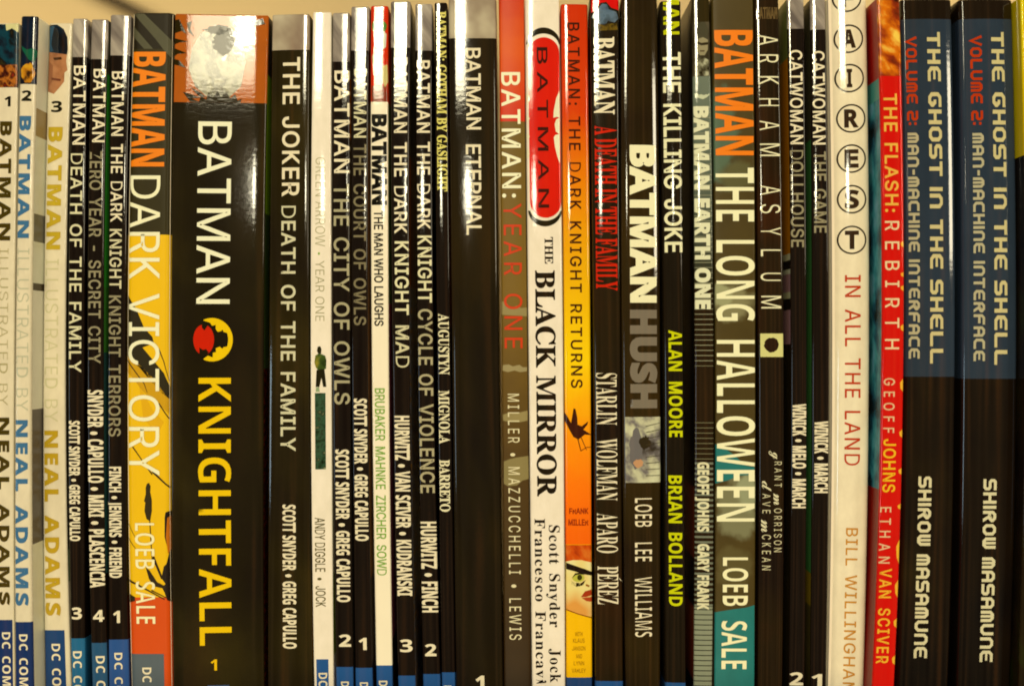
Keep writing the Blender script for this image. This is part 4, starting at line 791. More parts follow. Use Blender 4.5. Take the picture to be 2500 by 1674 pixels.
# round emblem: yellow ring cut by a spread-wing silhouette, red ellipse beside it
def batpart(*pts): return [(473 + x, 776 + y) for x, y in pts]
b.shape("emblem", [ell(498, 829, 25, 37, 30)], (206, 40, 14), layer=1)
b.shape("emblem", [[(497, 782)] + [(568 - 50 + 50 * math.cos(math.radians(a)), 829 + 53 * math.sin(math.radians(a))) for a in range(-112, 113, 8)] + [(497, 876), (508, 868), (520, 872), (520, 861), (528, 859), (527, 850), (536, 846), (543, 851), (546, 847), (552, 846)] +
          [(518 + 39 * math.cos(math.radians(a)), 829 + 43 * math.sin(math.radians(a))) for a in range(24, -25, -6)] +
          [(552, 812), (546, 810), (543, 804), (540, 808), (532, 810), (527, 803), (527, 793), (518, 795), (514, 788)]], (240, 190, 20), layer=2)
b.shape("emblem", [pl("494,788 505,784 507,796 500,806 494,800")], (38, 32, 20), layer=3)
b.shape("emblem", [pl("488,848 496,854 504,852 510,860 502,868 494,872 488,862")], (38, 32, 20), layer=3)
b.text("subtitle", "KNIGHTFALL", "B", 485, 564, 921, 1575, (240, 188, 8), ym=1200, emb=-0.9)
b.text("volume_number", "1", "B", 515, 530, 1608, 1635, (240, 184, 20), flat=True, ym=1620)
b.rect("publisher_mark", 508, 1671, 560, 1760, (70, 90, 130))

b = book("black silver-topped book between the thickest black book and the slim white one", (664, 656, 653), (757, 755, 763), 36, p=0, r=4, hu=0.94, hw=17, rough=0.13,
         bands=[(123, SIL2), (1900, art("scuffed_black2", [(36, 29, 18), (44, 36, 22), (58, 46, 26)], (6, 3), 0.2, 5, lo=0.3, hi=0.75))], right=[(1440, ink((44, 36, 24), 0.3)), (1610, ink((150, 96, 20), 0.3)), (1900, ink((44, 36, 24), 0.3))])
b.text("title", "THE JOKER", "I", 691, 731, 142, 478, CR, ym=310, emb=1.2, track=0.03)
b.text("title", "DEATH OF THE FAMILY", "I", 687, 721, 504, 1099, (214, 198, 162), ym=800, emb=1.0, track=0.03)
b.text("author_names", "SCOTT SNYDER • GREG CAPULLO", "B", 691, 723, 1231, 1581, CR, ym=1406, emb=0.4, space=0.2)

b = book("slim white book with thin grey lettering, small standing figure and green picture", (764, 758, 766), (809, 809, 814), 30, p=3, r=4, hu=0.30, hw=26, rough=0.17, base=(250, 226, 198),
         left=[(1150, ink((180, 150, 60), 0.3)), (1900, ink((150, 130, 50), 0.3))], right=[(1400, ink((220, 200, 160), 0.3)), (1600, ink((140, 150, 40), 0.3))])
b.text("title", "GREEN ARROW", "I", 770, 794, 384, 602, (170, 156, 112), ym=500, emb=-0.5, space=0.2)
b.text("title", "•", "I", 774, 786, 616, 622, (130, 160, 50), ym=620)
b.text("title", "YEAR ONE", "I", 770, 792, 636, 784, (160, 146, 104), ym=710, emb=-0.4, space=0.2)
fig = [pl("776,846 782,846 785,852 784,862 777,863 774,856"), ]
b.shape("cover_art", [pl("776,846 782,845 785,852 784,863 777,863 774,856")], (44, 40, 24), layer=2)
b.shape("cover_art", [pl("770,868 778,863 784,864 794,868 797,880 796,900 788,902 776,902 771,896 768,884")], mat=art("green_shirt", [(44, 54, 28), (68, 86, 38), (150, 132, 50)], (40, 30), 0, 2), layer=2)
b.shape("cover_art", [pl("773,903 792,900 797,944 789,944 785,922 780,944 771,944")], (38, 34, 24), layer=2)
b.shape("cover_art", [pl("772,945 779,945 781,956 771,956")], (150, 160, 120), layer=2)
b.rect("cover_art", 769, 959, 795, 1145, mat=art("green_thicket", [(28, 34, 24), (42, 60, 42), (58, 84, 62), (46, 52, 38), (160, 160, 116)], (50, 60), 0.3, 5, lo=0.3, hi=0.72), ym=1000)
b.text("author_names", "ANDY DIGGLE  •  JOCK", "I", 770, 794, 1263, 1480, (96, 82, 40), ym=1370, emb=0.2, space=0.2)
b.rect("publisher_mark", 774, 1608, 803, 1800, (44, 84, 138))
b.text("publisher_mark", "DC COMICS", "B", 778, 799, 1641, 1790, CR, ym=1650, track=0.03)

thin("thin silver-topped black book numbered 2, right of the slim white book", (812, 811, 820), (854, 855, 862), 32, 151,
     [("BATMAN", 817, 853, 174, 422, CR, 300), ("THE CITY OF OWLS", 816, 852, 450, 986, (172, 156, 122), 720)],
     ("SCOTT SNYDER • GREG CAPULLO", 821, 853, 1097, 1468, 1280), ("2", 828, 857, 1548, 1577), 1627, p=2, hu=0.80, hw=19, foot_text=(833, 852, 1662, 1800), emb=0.9,
     right=[(190, ink((110, 90, 60), 0.3)), (340, ink((210, 110, 20), 0.25)), (800, ink((100, 76, 50), 0.3)), (1900, ink((50, 44, 34), 0.3))])
thin("thin silver-topped black book numbered 1, left of the red-topped white book", (857, 858, 867), (902, 898, 909), 17, 124,
     [("BATMAN", 865, 894, 170, 336, (214, 196, 156), 250), ("THE COURT OF OWLS", 864, 893, 353, 793, (128, 112, 84), 560)],
     ("SCOTT SNYDER • GREG CAPULLO", 866, 897, 973, 1319, 1150), ("1", 876, 895, 1556, 1585), 1629, p=-2, hu=0.60, hw=25, foot_text=(879, 899, 1664, 1800), emb=0.8,
     right=[(300, ink((60, 50, 36), 0.3)), (1410, ink((120, 70, 24), 0.3)), (1900, ink((60, 40, 24), 0.3))])

b = book("red-topped white book with heavy black title and green names", (905, 907, 918), (948, 949, 958), 15, p=3, r=5, hu=0.42, hw=24, rough=0.13, base=(248, 224, 194),
         bands=[(249, ink((214, 50, 18), 0.13, 0.08)), (1623, ink((250, 226, 196), 0.14, 0.04)), (1900, ink((44, 84, 138), 0.14))],
         right=[(250, ink((190, 60, 20), 0.3)), (500, ink((90, 120, 60), 0.3)), (740, ink((70, 110, 40), 0.3)), (1560, ink((150, 70, 90), 0.3)), (1900, ink((40, 34, 24), 0.3))])
b.shape("cover_art", [blob(926, 66, 20, 20, 5, jag=.15)], (70, 120, 40), layer=1)
b.shape("cover_art", [pl("912,76 930,70 944,84 942,116 928,128 914,112")], (214, 204, 180), layer=2)
b.shape("cover_art", [blob(918, 150, 11, 46, 9, jag=.4)], mat=art("pale_figure", [(120, 40, 26), (190, 170, 130), (220, 206, 176)], (50, 30), 0.2, 3), layer=2)
b.shape("cover_art", [pl("934,162 946,158 948,200 940,214 930,190")], (206, 180, 110), layer=2)
b.rect("cover_art", 907, 210, 946, 249, mat=art("red_brown", [(150, 50, 30), (120, 60, 40), (190, 40, 30)], (30, 30)), layer=1)
b.text("title", "BATMAN", "B", 909, 943, 281, 499, (28, 26, 20), ym=390, emb=1.6, rough=0.13)
b.text("title", "THE MAN WHO LAUGHS", "I", 914, 935, 515, 795, (40, 34, 26), ym=650, emb=0.6, space=0.2)
b.text("author_names", "BRUBAKER  MAHNKE  ZIRCHER  SOWD", "I", 918, 941, 948, 1403, (128, 162, 66), ym=1180, emb=0.4, space=0.18)
b.text("publisher_mark", "DC COMICS", "B", 925, 946, 1660, 1800, CR, ym=1670, track=0.03)

thin("thin silver-topped black book numbered 3, right of the red-topped white book", (954, 958, 971), (1002, 1000, 1013), 4, 117,
     [("BATMAN THE DARK", 963, 993, 142, 569, CR, 340), ("KNIGHT", 965, 997, 590, 768, (230, 212, 170), 680), ("MAD", 967, 998, 795, 896, (214, 196, 156), 845)],
     ("HURWITZ • VAN SCIVER • KUDRANSKI", 967, 1002, 1015, 1453, 1240), ("3", 977, 1007, 1560, 1590), 1648, p=5, hu=0.48, hw=30, emb=0.9, foot_text=(984, 1004, 1684, 1800),
     left=[(780, ink((170, 100, 24), 0.3)), (1900, ink((50, 40, 26), 0.3))],
     right=[(380, ink((60, 50, 40), 0.3)), (700, ink((120, 60, 24), 0.3)), (1900, art("mixed_strip", [(60, 54, 60), (120, 110, 110), (90, 70, 60), (180, 120, 40)], (20, 60), 0, 4, rough=0.3))])
thin("thin silver-topped black book numbered 2, left of the book with pale yellow serif lettering", (1014, 1019, 1032), (1055, 1059, 1074), 10, 124,
     [("BATMAN THE DARK", 1019, 1049, 149, 559, CR, 340), ("KNIGHT", 1021, 1053, 576, 738, (226, 208, 166), 650), ("CYCLE OF VIOLENCE", 1023, 1056, 755, 1202, (178, 160, 124), 900)],
     ("HURWITZ • FINCH", 1029, 1067, 1273, 1493, 1380), ("2", 1038, 1065, 1571, 1600), 1644, p=-3, hu=0.14, hw=18, emb=0.9, foot_text=(1042, 1062, 1684, 1800))

b = book("very thin black book with pale yellow serif lettering and blue foot", (1061, 1067, 1078), (1092, 1100, 1111), 7, p=0, r=4, hu=0.22, hw=12, rough=0.12,
         bands=[(1640, ink(BLK, 0.12, 0.3)), (1900, ink((44, 84, 138), 0.14))], right=[(480, ink((90, 40, 18), 0.3)), (800, ink((120, 52, 20), 0.3)), (1900, ink((40, 34, 28), 0.3))])
b.text("title", "BATMAN: GOTHAM BY GASLIGHT", "S", 1067, 1090, 29, 467, (226, 204, 110), ym=250, emb=0.5, space=0.2)
b.text("author_names", "AUGUSTYN", "S", 1071, 1096, 766, 914, (236, 216, 176), ym=840, emb=0.3)
b.text("author_names", "MIGNOLA", "S", 1072, 1097, 953, 1082, (236, 216, 176), ym=1020, emb=0.3)
b.text("author_names", "BARRETO", "S", 1074, 1098, 1122, 1248, (236, 216, 176), ym=1185, emb=0.3)
b.text("publisher_mark", "DC COMICS", "B", 1084, 1102, 1672, 1800, CR, ym=1680)

b = book("broad silver-topped black book with only two title words on a bare spine", (1095, 1103, 1112), (1212, 1219, 1228), -3, p=6, r=9, hu=0.15, hw=46, rough=0.12,
         bands=[(94, SIL2), (1900, art("scuffed_black3", [(30, 25, 17), (38, 31, 19), (50, 38, 22)], (7, 2), 0.1, 5, lo=0.3, hi=0.75))])
b.text("title", "BATMAN", "I", 1139, 1173, 119, 316, CR, ym=215, emb=0.9)
b.text("title", "ETERNAL", "I", 1139, 1174, 354, 573, CR, ym=460, emb=0.9)
b.text("volume_number", "1", "B", 1162, 1182, 1648, 1684, CR, flat=True, emb=0.5)

b = book("red-topped brown book with spaced white and red lettering and tan torn patches", (1218, 1225, 1230), (1281, 1288, 1297), -6, p=4, r=5, bulge=1.6, rough=0.36, bump=0.7,
         bands=[(297, fade("red_cap", [(0.0, (200, 52, 14)), (0.4, (220, 84, 26)), (1.0, (206, 44, 14))], -10, 300, 0.34, 0.3)), (1900, fade("olive_brown", [(0.0, (112, 84, 34)), (0.3, (122, 90, 36)), (0.6, (82, 58, 30)), (1.0, (48, 34, 20))], 300, 1674, 0.36, 0.1))])
TAN = (148, 126, 80)
b.shape("torn_patch#1", [pl("1225,735 1236,738 1246,752 1262,746 1272,752 1287,750 1287,772 1224,768")], TAN, layer=1)
b.shape("torn_patch#2", [pl("1228,891 1242,889 1252,894 1268,890 1276,896 1287,896 1286,906 1270,908 1256,904 1240,908 1226,904")], (156, 134, 92), layer=1)
b.shape("torn_patch#3", [pl("1226,1012 1240,1008 1262,1008 1278,1004 1288,1002 1288,1026 1270,1030 1246,1030 1228,1026")], TAN, layer=1)
b.shape("torn_patch#4", [pl("1230,1126 1244,1120 1262,1116 1290,1112 1292,1168 1276,1172 1262,1184 1240,1186 1230,1180")], (138, 118, 74), layer=1)
b.text("title", "BATMAN:", "I", 1226, 1270, 178, 482, (244, 228, 190), ym=330, emb=1.0, track=0.06)
b.text("title", "YEAR ONE", "I", 1231, 1274, 497, 850, (206, 58, 22), ym=680, emb=0.3, track=0.12, layer=3)
b.text("author_names", "MILLER • MAZZUCCHELLI • LEWIS", "I", 1242, 1270, 961, 1560, (228, 206, 164), ym=1260, emb=0.1, track=0.16, layer=3)

b = book("white book with long red capsule emblem and black serif lettering", (1281, 1290, 1298), (1366, 1375, 1380), -4, p=4, r=6, bulge=1.5, rough=0.18, base=(252, 226, 198))
def caps(x0, x1, y0, y1, ry, n=18):
    cx, rx = (x0 + x1) / 2, (x1 - x0) / 2
    return [(cx + rx * math.cos(math.radians(a)), y0 + ry + ry * math.sin(math.radians(a))) for a in [180 + 180 * i / n for i in range(n + 1)]] + \
           [(cx + 5 + rx * math.cos(math.radians(a)), y1 - ry + ry * math.sin(math.radians(a))) for a in [180 * i / n for i in range(n + 1)]]
b.shape("emblem", [ell(1327, 114, 43, 46, 26, 186, 354) + ell(1327, 114, 38, 31, 26, 350, 190)], (40, 34, 22), layer=1)
b.shape("emblem", [ell(1331, 510, 42, 43, 26, 174, 6) + ell(1331, 510, 37, 29, 26, 10, 170)], (40, 34, 22), layer=1)
b.shape("emblem", [caps(1289, 1366, 92, 532, 40)], (218, 34, 12), layer=1)
for cy, ry in ((242, 14), (290, 8), (334, 9), (376, 14)):
    b.shape("emblem", [[(1284, cy - ry), (1291, cy - ry * .6), (1293, cy), (1291, cy + ry * .6), (1284, cy + ry)]], (240, 222, 186), layer=2)
b.shape("emblem", [pl("1366,222 1358,240 1352,270 1351,288 1360,286 1366,288 1358,292 1354,304 1357,322 1366,328 1356,330 1352,336 1355,360 1361,384 1367,400")], (240, 222, 186), layer=2)
b.text("title", "BATMAN", "I", 1313, 1338, 117, 507, (62, 26, 14), ym=310, emb=0.5, track=0.12, layer=3)
b.text("subtitle", "THE", "S", 1330, 1350, 579, 644, (40, 32, 22), ym=612, emb=0.2)
b.text("subtitle", "BLACK MIRROR", "S", 1310, 1356, 661, 1210, (38, 30, 20), ym=935, emb=0.9, space=0.2)
b.text("author_names", "Scott Snyder", "S", 1341, 1367, 1281, 1530, (38, 30, 20), ym=1400, track=0.05)
b.text("author_names", "Jock", "S", 1343, 1369, 1582, 1664, (38, 30, 20), ym=1620, track=0.05)
b.text("author_names", "Francesco Francavilla", "S", 1307, 1332, 1265, 1722, (38, 30, 20), ym=1470, track=0.05)

b = book("orange and yellow book with dark spaced lettering and a painted face near its foot", (1369, 1377, 1382), (1435, 1442, 1446), 11, p=-8, r=6, hu=0.16, hw=9, rough=0.15,
         bands=[(1328, fade("flame_blend", [(0.0, (206, 52, 10)), (0.2, (218, 66, 8)), (0.32, (236, 124, 6)), (0.5, (240, 170, 20)), (0.66, (252, 200, 8)), (0.78, (252, 150, 4)), (0.9, (252, 114, 0)), (1.0, (246, 100, 4))], 11, 1328, 0.15, 0.05)),
                (1652, ink((246, 180, 6), 0.15, 0.08)), (1900, ink((44, 70, 116), 0.15))],
         left=[(400, ink((200, 48, 12), 0.3)), (1330, ink((226, 90, 10), 0.3)), (1650, ink((214, 130, 10), 0.3)), (1900, ink((44, 66, 104), 0.3))])
b.text("title", "BATMAN: THE DARK KNIGHT RETURNS", "I", 1391, 1418, 57, 946, (70, 32, 8), ym=500, emb=0.6, track=0.10)
b.shape("ink_splash", [pl("1376,1004 1384,1014 1394,1032 1398,1010 1400,996 1405,998 1409,1018 1410,1036 1420,1040 1436,1028 1434,1036 1424,1048 1446,1062 1428,1060 1420,1066 1412,1072 1400,1066 1392,1052 1384,1036 1376,1022")], (64, 30, 8), layer=1)
for q in ((1410, 1068, 1418, 1100, 2.5, 2), (1418, 1066, 1432, 1098, 2, 1.5), (1418, 1100, 1434, 1090, 2, 1.5), (1434, 1092, 1445, 1090, 2, 1)):
    b.shape("ink_splash", [line(*q)], (84, 40, 8), layer=1)
b.text("author_names", "FRANK", "I", 1390, 1436, 1240, 1253, (150, 46, 8), flat=True, emb=0.5)
b.text("author_names", "MILLER", "I", 1388, 1436, 1267, 1281, (150, 46, 8), flat=True, emb=0.5)
# a painted face: red hair, pale skin, one eye under a heavy brow, red lips
b.shape("face_picture", [pl("1381,1329 1444,1329 1444,1372 1420,1366 1398,1366 1381,1370")], mat=art("red_hair", [(150, 44, 12), (206, 76, 20), (220, 110, 40)], (40, 20), 0.6, 3), layer=1)
b.shape("face_picture", [pl("1381,1370 1398,1366 1420,1366 1444,1372 1445,1504 1420,1500 1400,1494 1381,1484")], mat=art("painted_skin", [(226, 150, 70), (236, 206, 130), (240, 222, 170)], (9, 7), 0.3, 2), layer=1)
b.shape("face_picture", [pl("1382,1372 1402,1379 1426,1387 1445,1395 1445,1404 1424,1400 1402,1393 1382,1388")], (36, 26, 14), layer=2)
b.shape("face_picture", [ell(1412, 1409, 15, 10, 20)], (190, 178, 70), layer=2)
b.shape("face_picture", [ell(1415, 1408, 6, 7, 16)], (60, 54, 20), layer=3)
b.shape("face_picture", [pl("1396,1410 1404,1398 1416,1396 1428,1402 1416,1400 1405,1402")], (40, 28, 14), layer=3)
b.shape("face_picture", [pl("1394,1416 1404,1421 1418,1422 1430,1414 1424,1427 1408,1431 1396,1426")], (60, 42, 22), layer=1)
b.shape("face_picture", [pl("1430,1424 1440,1428 1438,1432 1430,1429")], (150, 90, 40), layer=2)
b.shape("face_picture", [pl("1418,1456 1428,1442 1444,1438 1445,1452 1430,1456")], (168, 56, 30), layer=2)
b.shape("face_picture", [pl("1420,1458 1445,1456 1445,1468 1432,1466")], (178, 66, 34), layer=2)
b.shape("face_picture", [line(1381, 1486, 1408, 1496, 2, 2), ], (120, 50, 20), layer=2)
b.shape("face_picture", [line(1408, 1496, 1445, 1507, 2, 2)], (120, 50, 20), layer=2)
for t_, x0, x1, yc in (("WITH", 1404, 1422, 1546), ("KLAUS", 1399, 1427, 1562), ("JANSON", 1397, 1429, 1581), ("AND", 1406, 1421, 1600), ("LYNN", 1401, 1426, 1617), ("VARLEY", 1396, 1430, 1635)):
    b.text("author_names#2", t_, "I", x0, x1, yc - 5, yc + 5, (150, 100, 10), flat=True)

b = book("black book with white and red condensed serif lettering", (1440, 1449, 1453), (1511, 1516, 1521), -4, p=2, r=6, hu=0.18, hw=16, rough=0.13,
         bands=[(76, ink((44, 38, 30), 0.13)), (1661, art("scuffed_black4", [(34, 26, 18), (42, 33, 20), (52, 34, 22)], (4, 2.5), 0.1, 4)), (1900, ink((44, 84, 140), 0.14))])
b.shape("cover_art", [pl("1443,-4 1510,-4 1510,26 1492,20 1480,6 1466,8 1454,26 1443,32")], (216, 24, 14), layer=1)
b.shape("cover_art", [pl("1443,44 1452,30 1462,20 1470,10 1482,12 1486,24 1504,30 1510,46 1500,56 1484,52 1478,62 1462,60 1454,48")], mat=art("blue_grey_cloth", [(58, 72, 90), (96, 112, 130), (70, 80, 90)], (30, 30)), layer=2)
b.shape("cover_art", [pl("1462,60 1506,58 1508,74 1464,76")], mat=art("dim_gold", [(50, 40, 22), (110, 84, 30), (60, 46, 24)], (60, 60)), layer=2)
b.text("title", "BATMAN", "S", 1451, 1499, 92, 279, CR, ym=185, emb=0.9)
b.text("subtitle", "A DEATH IN THE FAMILY", "S", 1454, 1506, 308, 709, (206, 40, 16), ym=520, emb=0.3, space=0.16)
for t_, y0, y1 in (("STARLIN", 910, 1037), ("WOLFMAN", 1070, 1221), ("APARO", 1252, 1349), ("PÉREZ", 1381, 1474)):
    if "É" in t_:
        b.text("author_names#2", "PEREZ", "S", 1458, 1508, y0, y1, CR, ym=1220, emb=-0.2)
        b.shape("accent_mark", [pl("1511,1408 1514,1412 1519,1418 1513,1414")], CR, layer=2)
    else: b.text("author_names", t_, "S", 1457, 1507, y0, y1, CR, ym=1200, emb=-0.2)

b = book("dark brown book with heavy white and grey block lettering and a pale sketch picture", (1516, 1517, 1526), (1606, 1613, 1613), -8, p=4, r=8, hu=0.05, hw=9, rough=0.15,
         bands=[(1900, art("brown_black", [(40, 30, 18), (50, 38, 22), (58, 42, 24)], (4, 2.5), 0.1, 4))], right=[(1900, ink((120, 100, 70), 0.3))])
b.text("title", "BATMAN", "B", 1540, 1599, 358, 736, (246, 228, 186), ym=547, emb=3.0)
b.text("title", "HUSH", "B", 1542, 1600, 760, 992, (124, 108, 92), ym=876, emb=4.0)
b.rect("cover_art", 1526, 1017, 1614, 1177, mat=art("pale_sketch", [(60, 50, 44), (120, 108, 104), (196, 184, 150), (214, 204, 168)], (22, 16), 0.6, 5), ym=1097)
b.shape("cover_art", [blob(1552, 1096, 18, 56, 12, jag=.25)], (110, 100, 98), layer=2)
b.shape("cover_art", [blob(1574, 1080, 16, 20, 14, jag=.4)], (52, 42, 30), layer=3)
b.shape("cover_art", [blob(1558, 1130, 14, 12, 15, jag=.25)], (196, 140, 100), layer=3)
for i in range(9):
    b.shape("cover_art", [line(1576, 1040 + i * 15, 1611, 1032 + i * 16, 1.6, 1.2)], (70, 58, 40), layer=4)
b.text("author_names", "LOEB", "B", 1549, 1592, 1214, 1285, CR, ym=1250, emb=-0.8)
b.text("author_names", "LEE", "B", 1549, 1592, 1322, 1369, CR, ym=1345, emb=-0.8)
b.text("author_names", "WILLIAMS", "B", 1549, 1592, 1406, 1553, CR, ym=1480, emb=-0.8)

b = book("thin glossy black book with yellow and white lettering and blue foot", (1612, 1620, 1624), (1662, 1669, 1674), 3, p=2, r=6, hu=0.42, hw=10, rough=0.11,
         bands=[(1665, ink((34, 28, 18), 0.11, 0.3)), (1900, ink((46, 86, 138), 0.14))])
b.text("title", "BATMAN", "B", 1619, 1657, -118, 85, (196, 190, 20), ym=-10, emb=0.4)
b.text("title", "THE KILLING JOKE", "I", 1622, 1663, 130, 615, (238, 222, 180), ym=372, emb=1.4, space=0.3)
b.text("author_names", "ALAN MOORE", "B", 1633, 1665, 806, 1066, (206, 200, 20), ym=936, emb=0.2, space=0.36)
b.text("author_names", "BRIAN BOLLAND", "B", 1633, 1665, 1160, 1478, (206, 200, 20), ym=1319, emb=0.2, space=0.3)

b = book("thin grey and black ruled book with blocky white lettering and a grey head portrait", (1689, 1696, 1694), (1732, 1742, 1739), -6, p=2, r=4, hu=0.16, hw=9, rough=0.13,
         bands=[(54, ink((52, 42, 26), 0.13)), (187, art("grey_photo_ground", [(40, 34, 24), (70, 60, 46), (96, 84, 66)], (20, 14))), (700, fade("slate_fade", [(0, (112, 116, 100)), (0.5, (92, 96, 82)), (1, (44, 38, 26))], 187, 700, 0.13)), (1480, ink((44, 32, 20), 0.13, 0.3)), (1900, ink((140, 138, 114), 0.14))],
         left=[(1190, ink((26, 22, 16), 0.3)), (1365, ink((110, 44, 28), 0.3)), (1482, ink((26, 22, 16), 0.3)), (1660, ink((120, 50, 32), 0.3)), (1900, ink((26, 22, 16), 0.3))])
b.shape("cover_art", [blob(1714, 78, 16, 26, 21, jag=.15)], (74, 68, 52), layer=1)
b.shape("cover_art", [pl("1702,96 1716,92 1728,98 1728,122 1720,136 1708,136 1702,122")], (150, 134, 102), layer=2)
b.shape("cover_art", [pl("1703,102 1712,106 1728,104 1728,110 1712,112 1703,108")], (50, 42, 30), layer=3)
b.shape("cover_art", [pl("1708,124 1720,124 1719,127 1709,127")], (80, 60, 44), layer=3)
b.shape("cover_art", [pl("1698,150 1710,140 1718,140 1730,148 1730,186 1698,186")], mat=art("tweed", [(40, 34, 24), (104, 96, 74), (180, 170, 140)], (60, 60), 0.4, 2), layer=2)
b.shape("cover_art", [pl("1695,229 1702,227 1706,232 1712,231 1718,233 1724,231 1728,232 1730,228 1732,232 1726,238 1716,243 1706,240 1697,238")], (200, 196, 164), layer=1)
for i in range(70):
    yy = 262 + i * 12.6
    if 895 < yy < 1030: continue
    gr = 150 if yy < 880 else 120
    b.rect("ruled_lines#a" if yy < 960 else "ruled_lines#b", 1692, yy, 1744, yy + 1.6, (gr, gr - 8, gr - 36) if yy < 1480 else (40, 34, 22), layer=1, ym=yy)
for i in range(28):
    yy = 1128 + i * 12.8
    b.rect("ruled_lines#b", 1694, yy, 1741, yy + 5, (118, 116, 98), layer=2, ym=yy) if yy < 1480 else None
for i in range(18):
    yy = 1486 + i * 12.4
    b.rect("ruled_lines#b", 1694, yy, 1741, yy + 1.8, (34, 30, 20), layer=2, ym=yy)
b.text("title", "BATMAN EARTH ONE", "B", 1697, 1731, 262, 753, (228, 216, 180), ym=510, emb=1.8, layer=4, space=0.24)
b.text("author_names", "GEOFF JOHNS", "B", 1703, 1730, 1128, 1296, (226, 210, 170), ym=1212, emb=0.7, layer=4, space=0.2)
b.text("author_names", "GARY FRANK", "B", 1703, 1730, 1327, 1486, (226, 210, 170), ym=1407, emb=0.7, layer=4, space=0.2)

b = book("wide dark brown book with orange and cream condensed capitals and a teal foot", (1738, 1746, 1744), (1840, 1845, 1843), -10, p=3, r=5, bulge=1.2, rough=0.34, bump=0.7,
         bands=[(1900, art("brown_felt", [(66, 52, 28), (76, 60, 32), (92, 74, 38)], (9, 6), 0.2, 5, rough=0.34))])
b.bands = [(1900, cloud(b, "hazy_scene", (76, 60, 32), [(1752, 330, 52, 130, (84, 98, 76)), (1800, 430, 46, 40, (92, 84, 52)), (1790, 740, 60, 50, (132, 120, 84)), (1762, 724, 26, 34, (156, 148, 108)),
     (1800, 1240, 60, 84, (124, 116, 84)), (1826, 1200, 30, 50, (150, 146, 112)), (1790, 1380, 50, 60, (92, 78, 46))]))]
b.shape("roof_picture", [pl("1746,1084 1766,1092 1790,1108 1820,1136 1842,1140 1842,1158 1806,1160 1776,1172 1746,1180")], (38, 110, 106), layer=1)
b.shape("foot_panel", [pl("1744,1494 1764,1490 1790,1486 1820,1482 1842,1476 1842,1640 1841,1680 1842,1776 1744,1776")], mat=ink((38, 112, 108), 0.34, 0.25, 0.7), layer=1)
b.text("title", "BATMAN", "B", 1746, 1838, 75, 379, (240, 120, 8), ym=227, emb=0.6, layer=3)
b.text("title", "THE LONG HALLOWEEN", "B", 1749, 1843, 409, 1273, (244, 228, 184), ym=850, emb=-0.9, layer=3, space=0.3)
b.text("author_names", "LOEB", "B", 1764, 1826, 1359, 1478, (244, 226, 180), ym=1418, emb=-0.5, layer=3)
b.text("author_names", "SALE", "B", 1761, 1823, 1514, 1632, (244, 226, 180), ym=1573, emb=-0.5, layer=3)

b = book("black book with thin widely spaced white capitals and a dark disc in a square", (1842, 1851, 1850), (1902, 1914, 1911), -8, p=2, r=5, hu=0.07, hw=7, rough=0.13,
         bands=[(1900, art("warm_black", [(34, 26, 18), (42, 32, 20), (58, 34, 22)], (4, 2.5), 0.1, 4))])
b.text("cover_art", "BATMAN", "I", 1847, 1897, 20, 47, (104, 80, 50), flat=True, emb=0.8)
for ch, y0, y1, x0 in (("A", 86, 112, 1850), ("R", 134, 155, 1851), ("K", 187, 208, 1852), ("H", 241, 260, 1853), ("A", 295, 319, 1854), ("M", 351, 382, 1855), ("A", 453, 477, 1856), ("S", 499, 521, 1856), ("Y", 555, 575, 1857), ("L", 609, 626, 1857), ("U", 666, 686, 1857), ("M", 722, 753, 1858)):
    b.text("title", ch, "I", x0, x0 + 49, y0, y1, (240, 222, 182), ym=(y0 + y1) / 2, emb=-0.2)
b.rect("emblem", 1856, 814, 1912, 871, (214, 200, 130), layer=1, ym=842)
b.shape("emblem", [blob(1883, 842, 19, 19, 33, 30, jag=.12)], (46, 30, 18), layer=2)
b.text("author_names", "g", "R", 1886, 1906, 1100, 1120, (226, 208, 170), ym=1120)
b.text("author_names", "RANT", "I", 1890, 1908, 1126, 1188, (214, 196, 156), ym=1160, track=0.25)
b.text("author_names", "m", "R", 1888, 1912, 1203, 1232, (226, 208, 170), ym=1218)
b.text("author_names", "ORRISON", "I", 1889, 1908, 1240, 1346, (214, 196, 156), ym=1290, track=0.2)
b.text("author_names", "d", "R", 1860, 1882, 1173, 1198, (226, 208, 170), ym=1186)
b.text("author_names", "AVE", "I", 1861, 1880, 1204, 1252, (214, 196, 156), ym=1230, track=0.25)
b.text("author_names", "m", "R", 1858, 1884, 1267, 1298, (226, 208, 170), ym=1282)
b.text("author_names", "CKEAN", "I", 1860, 1881, 1304, 1390, (214, 196, 156), ym=1350, track=0.25)

thin("thin silver-topped black book numbered 2, with an orange strip along its left side", (1922, 1931, 1926), (1963, 1970, 1965), -4, 71,
     [("CATWOMAN", 1929, 1959, 124, 352, CR, 240), ("DOLLHOUSE", 1931, 1961, 368, 603, GY, 490)],
     ("WINICK • MELO • MARCH", 1935, 1967, 986, 1239, 1110), ("2", 1928, 1960, 1640, 1671), 1750, p=0, hu=0.05, hw=5,
     left=[(140, ink((110, 110, 50), 0.3)), (618, ink((196, 116, 24), 0.25)), (634, ink((214, 196, 150), 0.3)), (656, ink((36, 28, 20), 0.3)), (668, ink((210, 196, 160), 0.3)), (712, ink((170, 120, 120), 0.3)), (728, ink((200, 186, 140), 0.3)), (756, ink((36, 28, 20), 0.3)), (840, ink((170, 120, 120), 0.3)), (1900, ink((44, 36, 26), 0.3))],
     right=[(1900, ink((44, 40, 30), 0.3))])
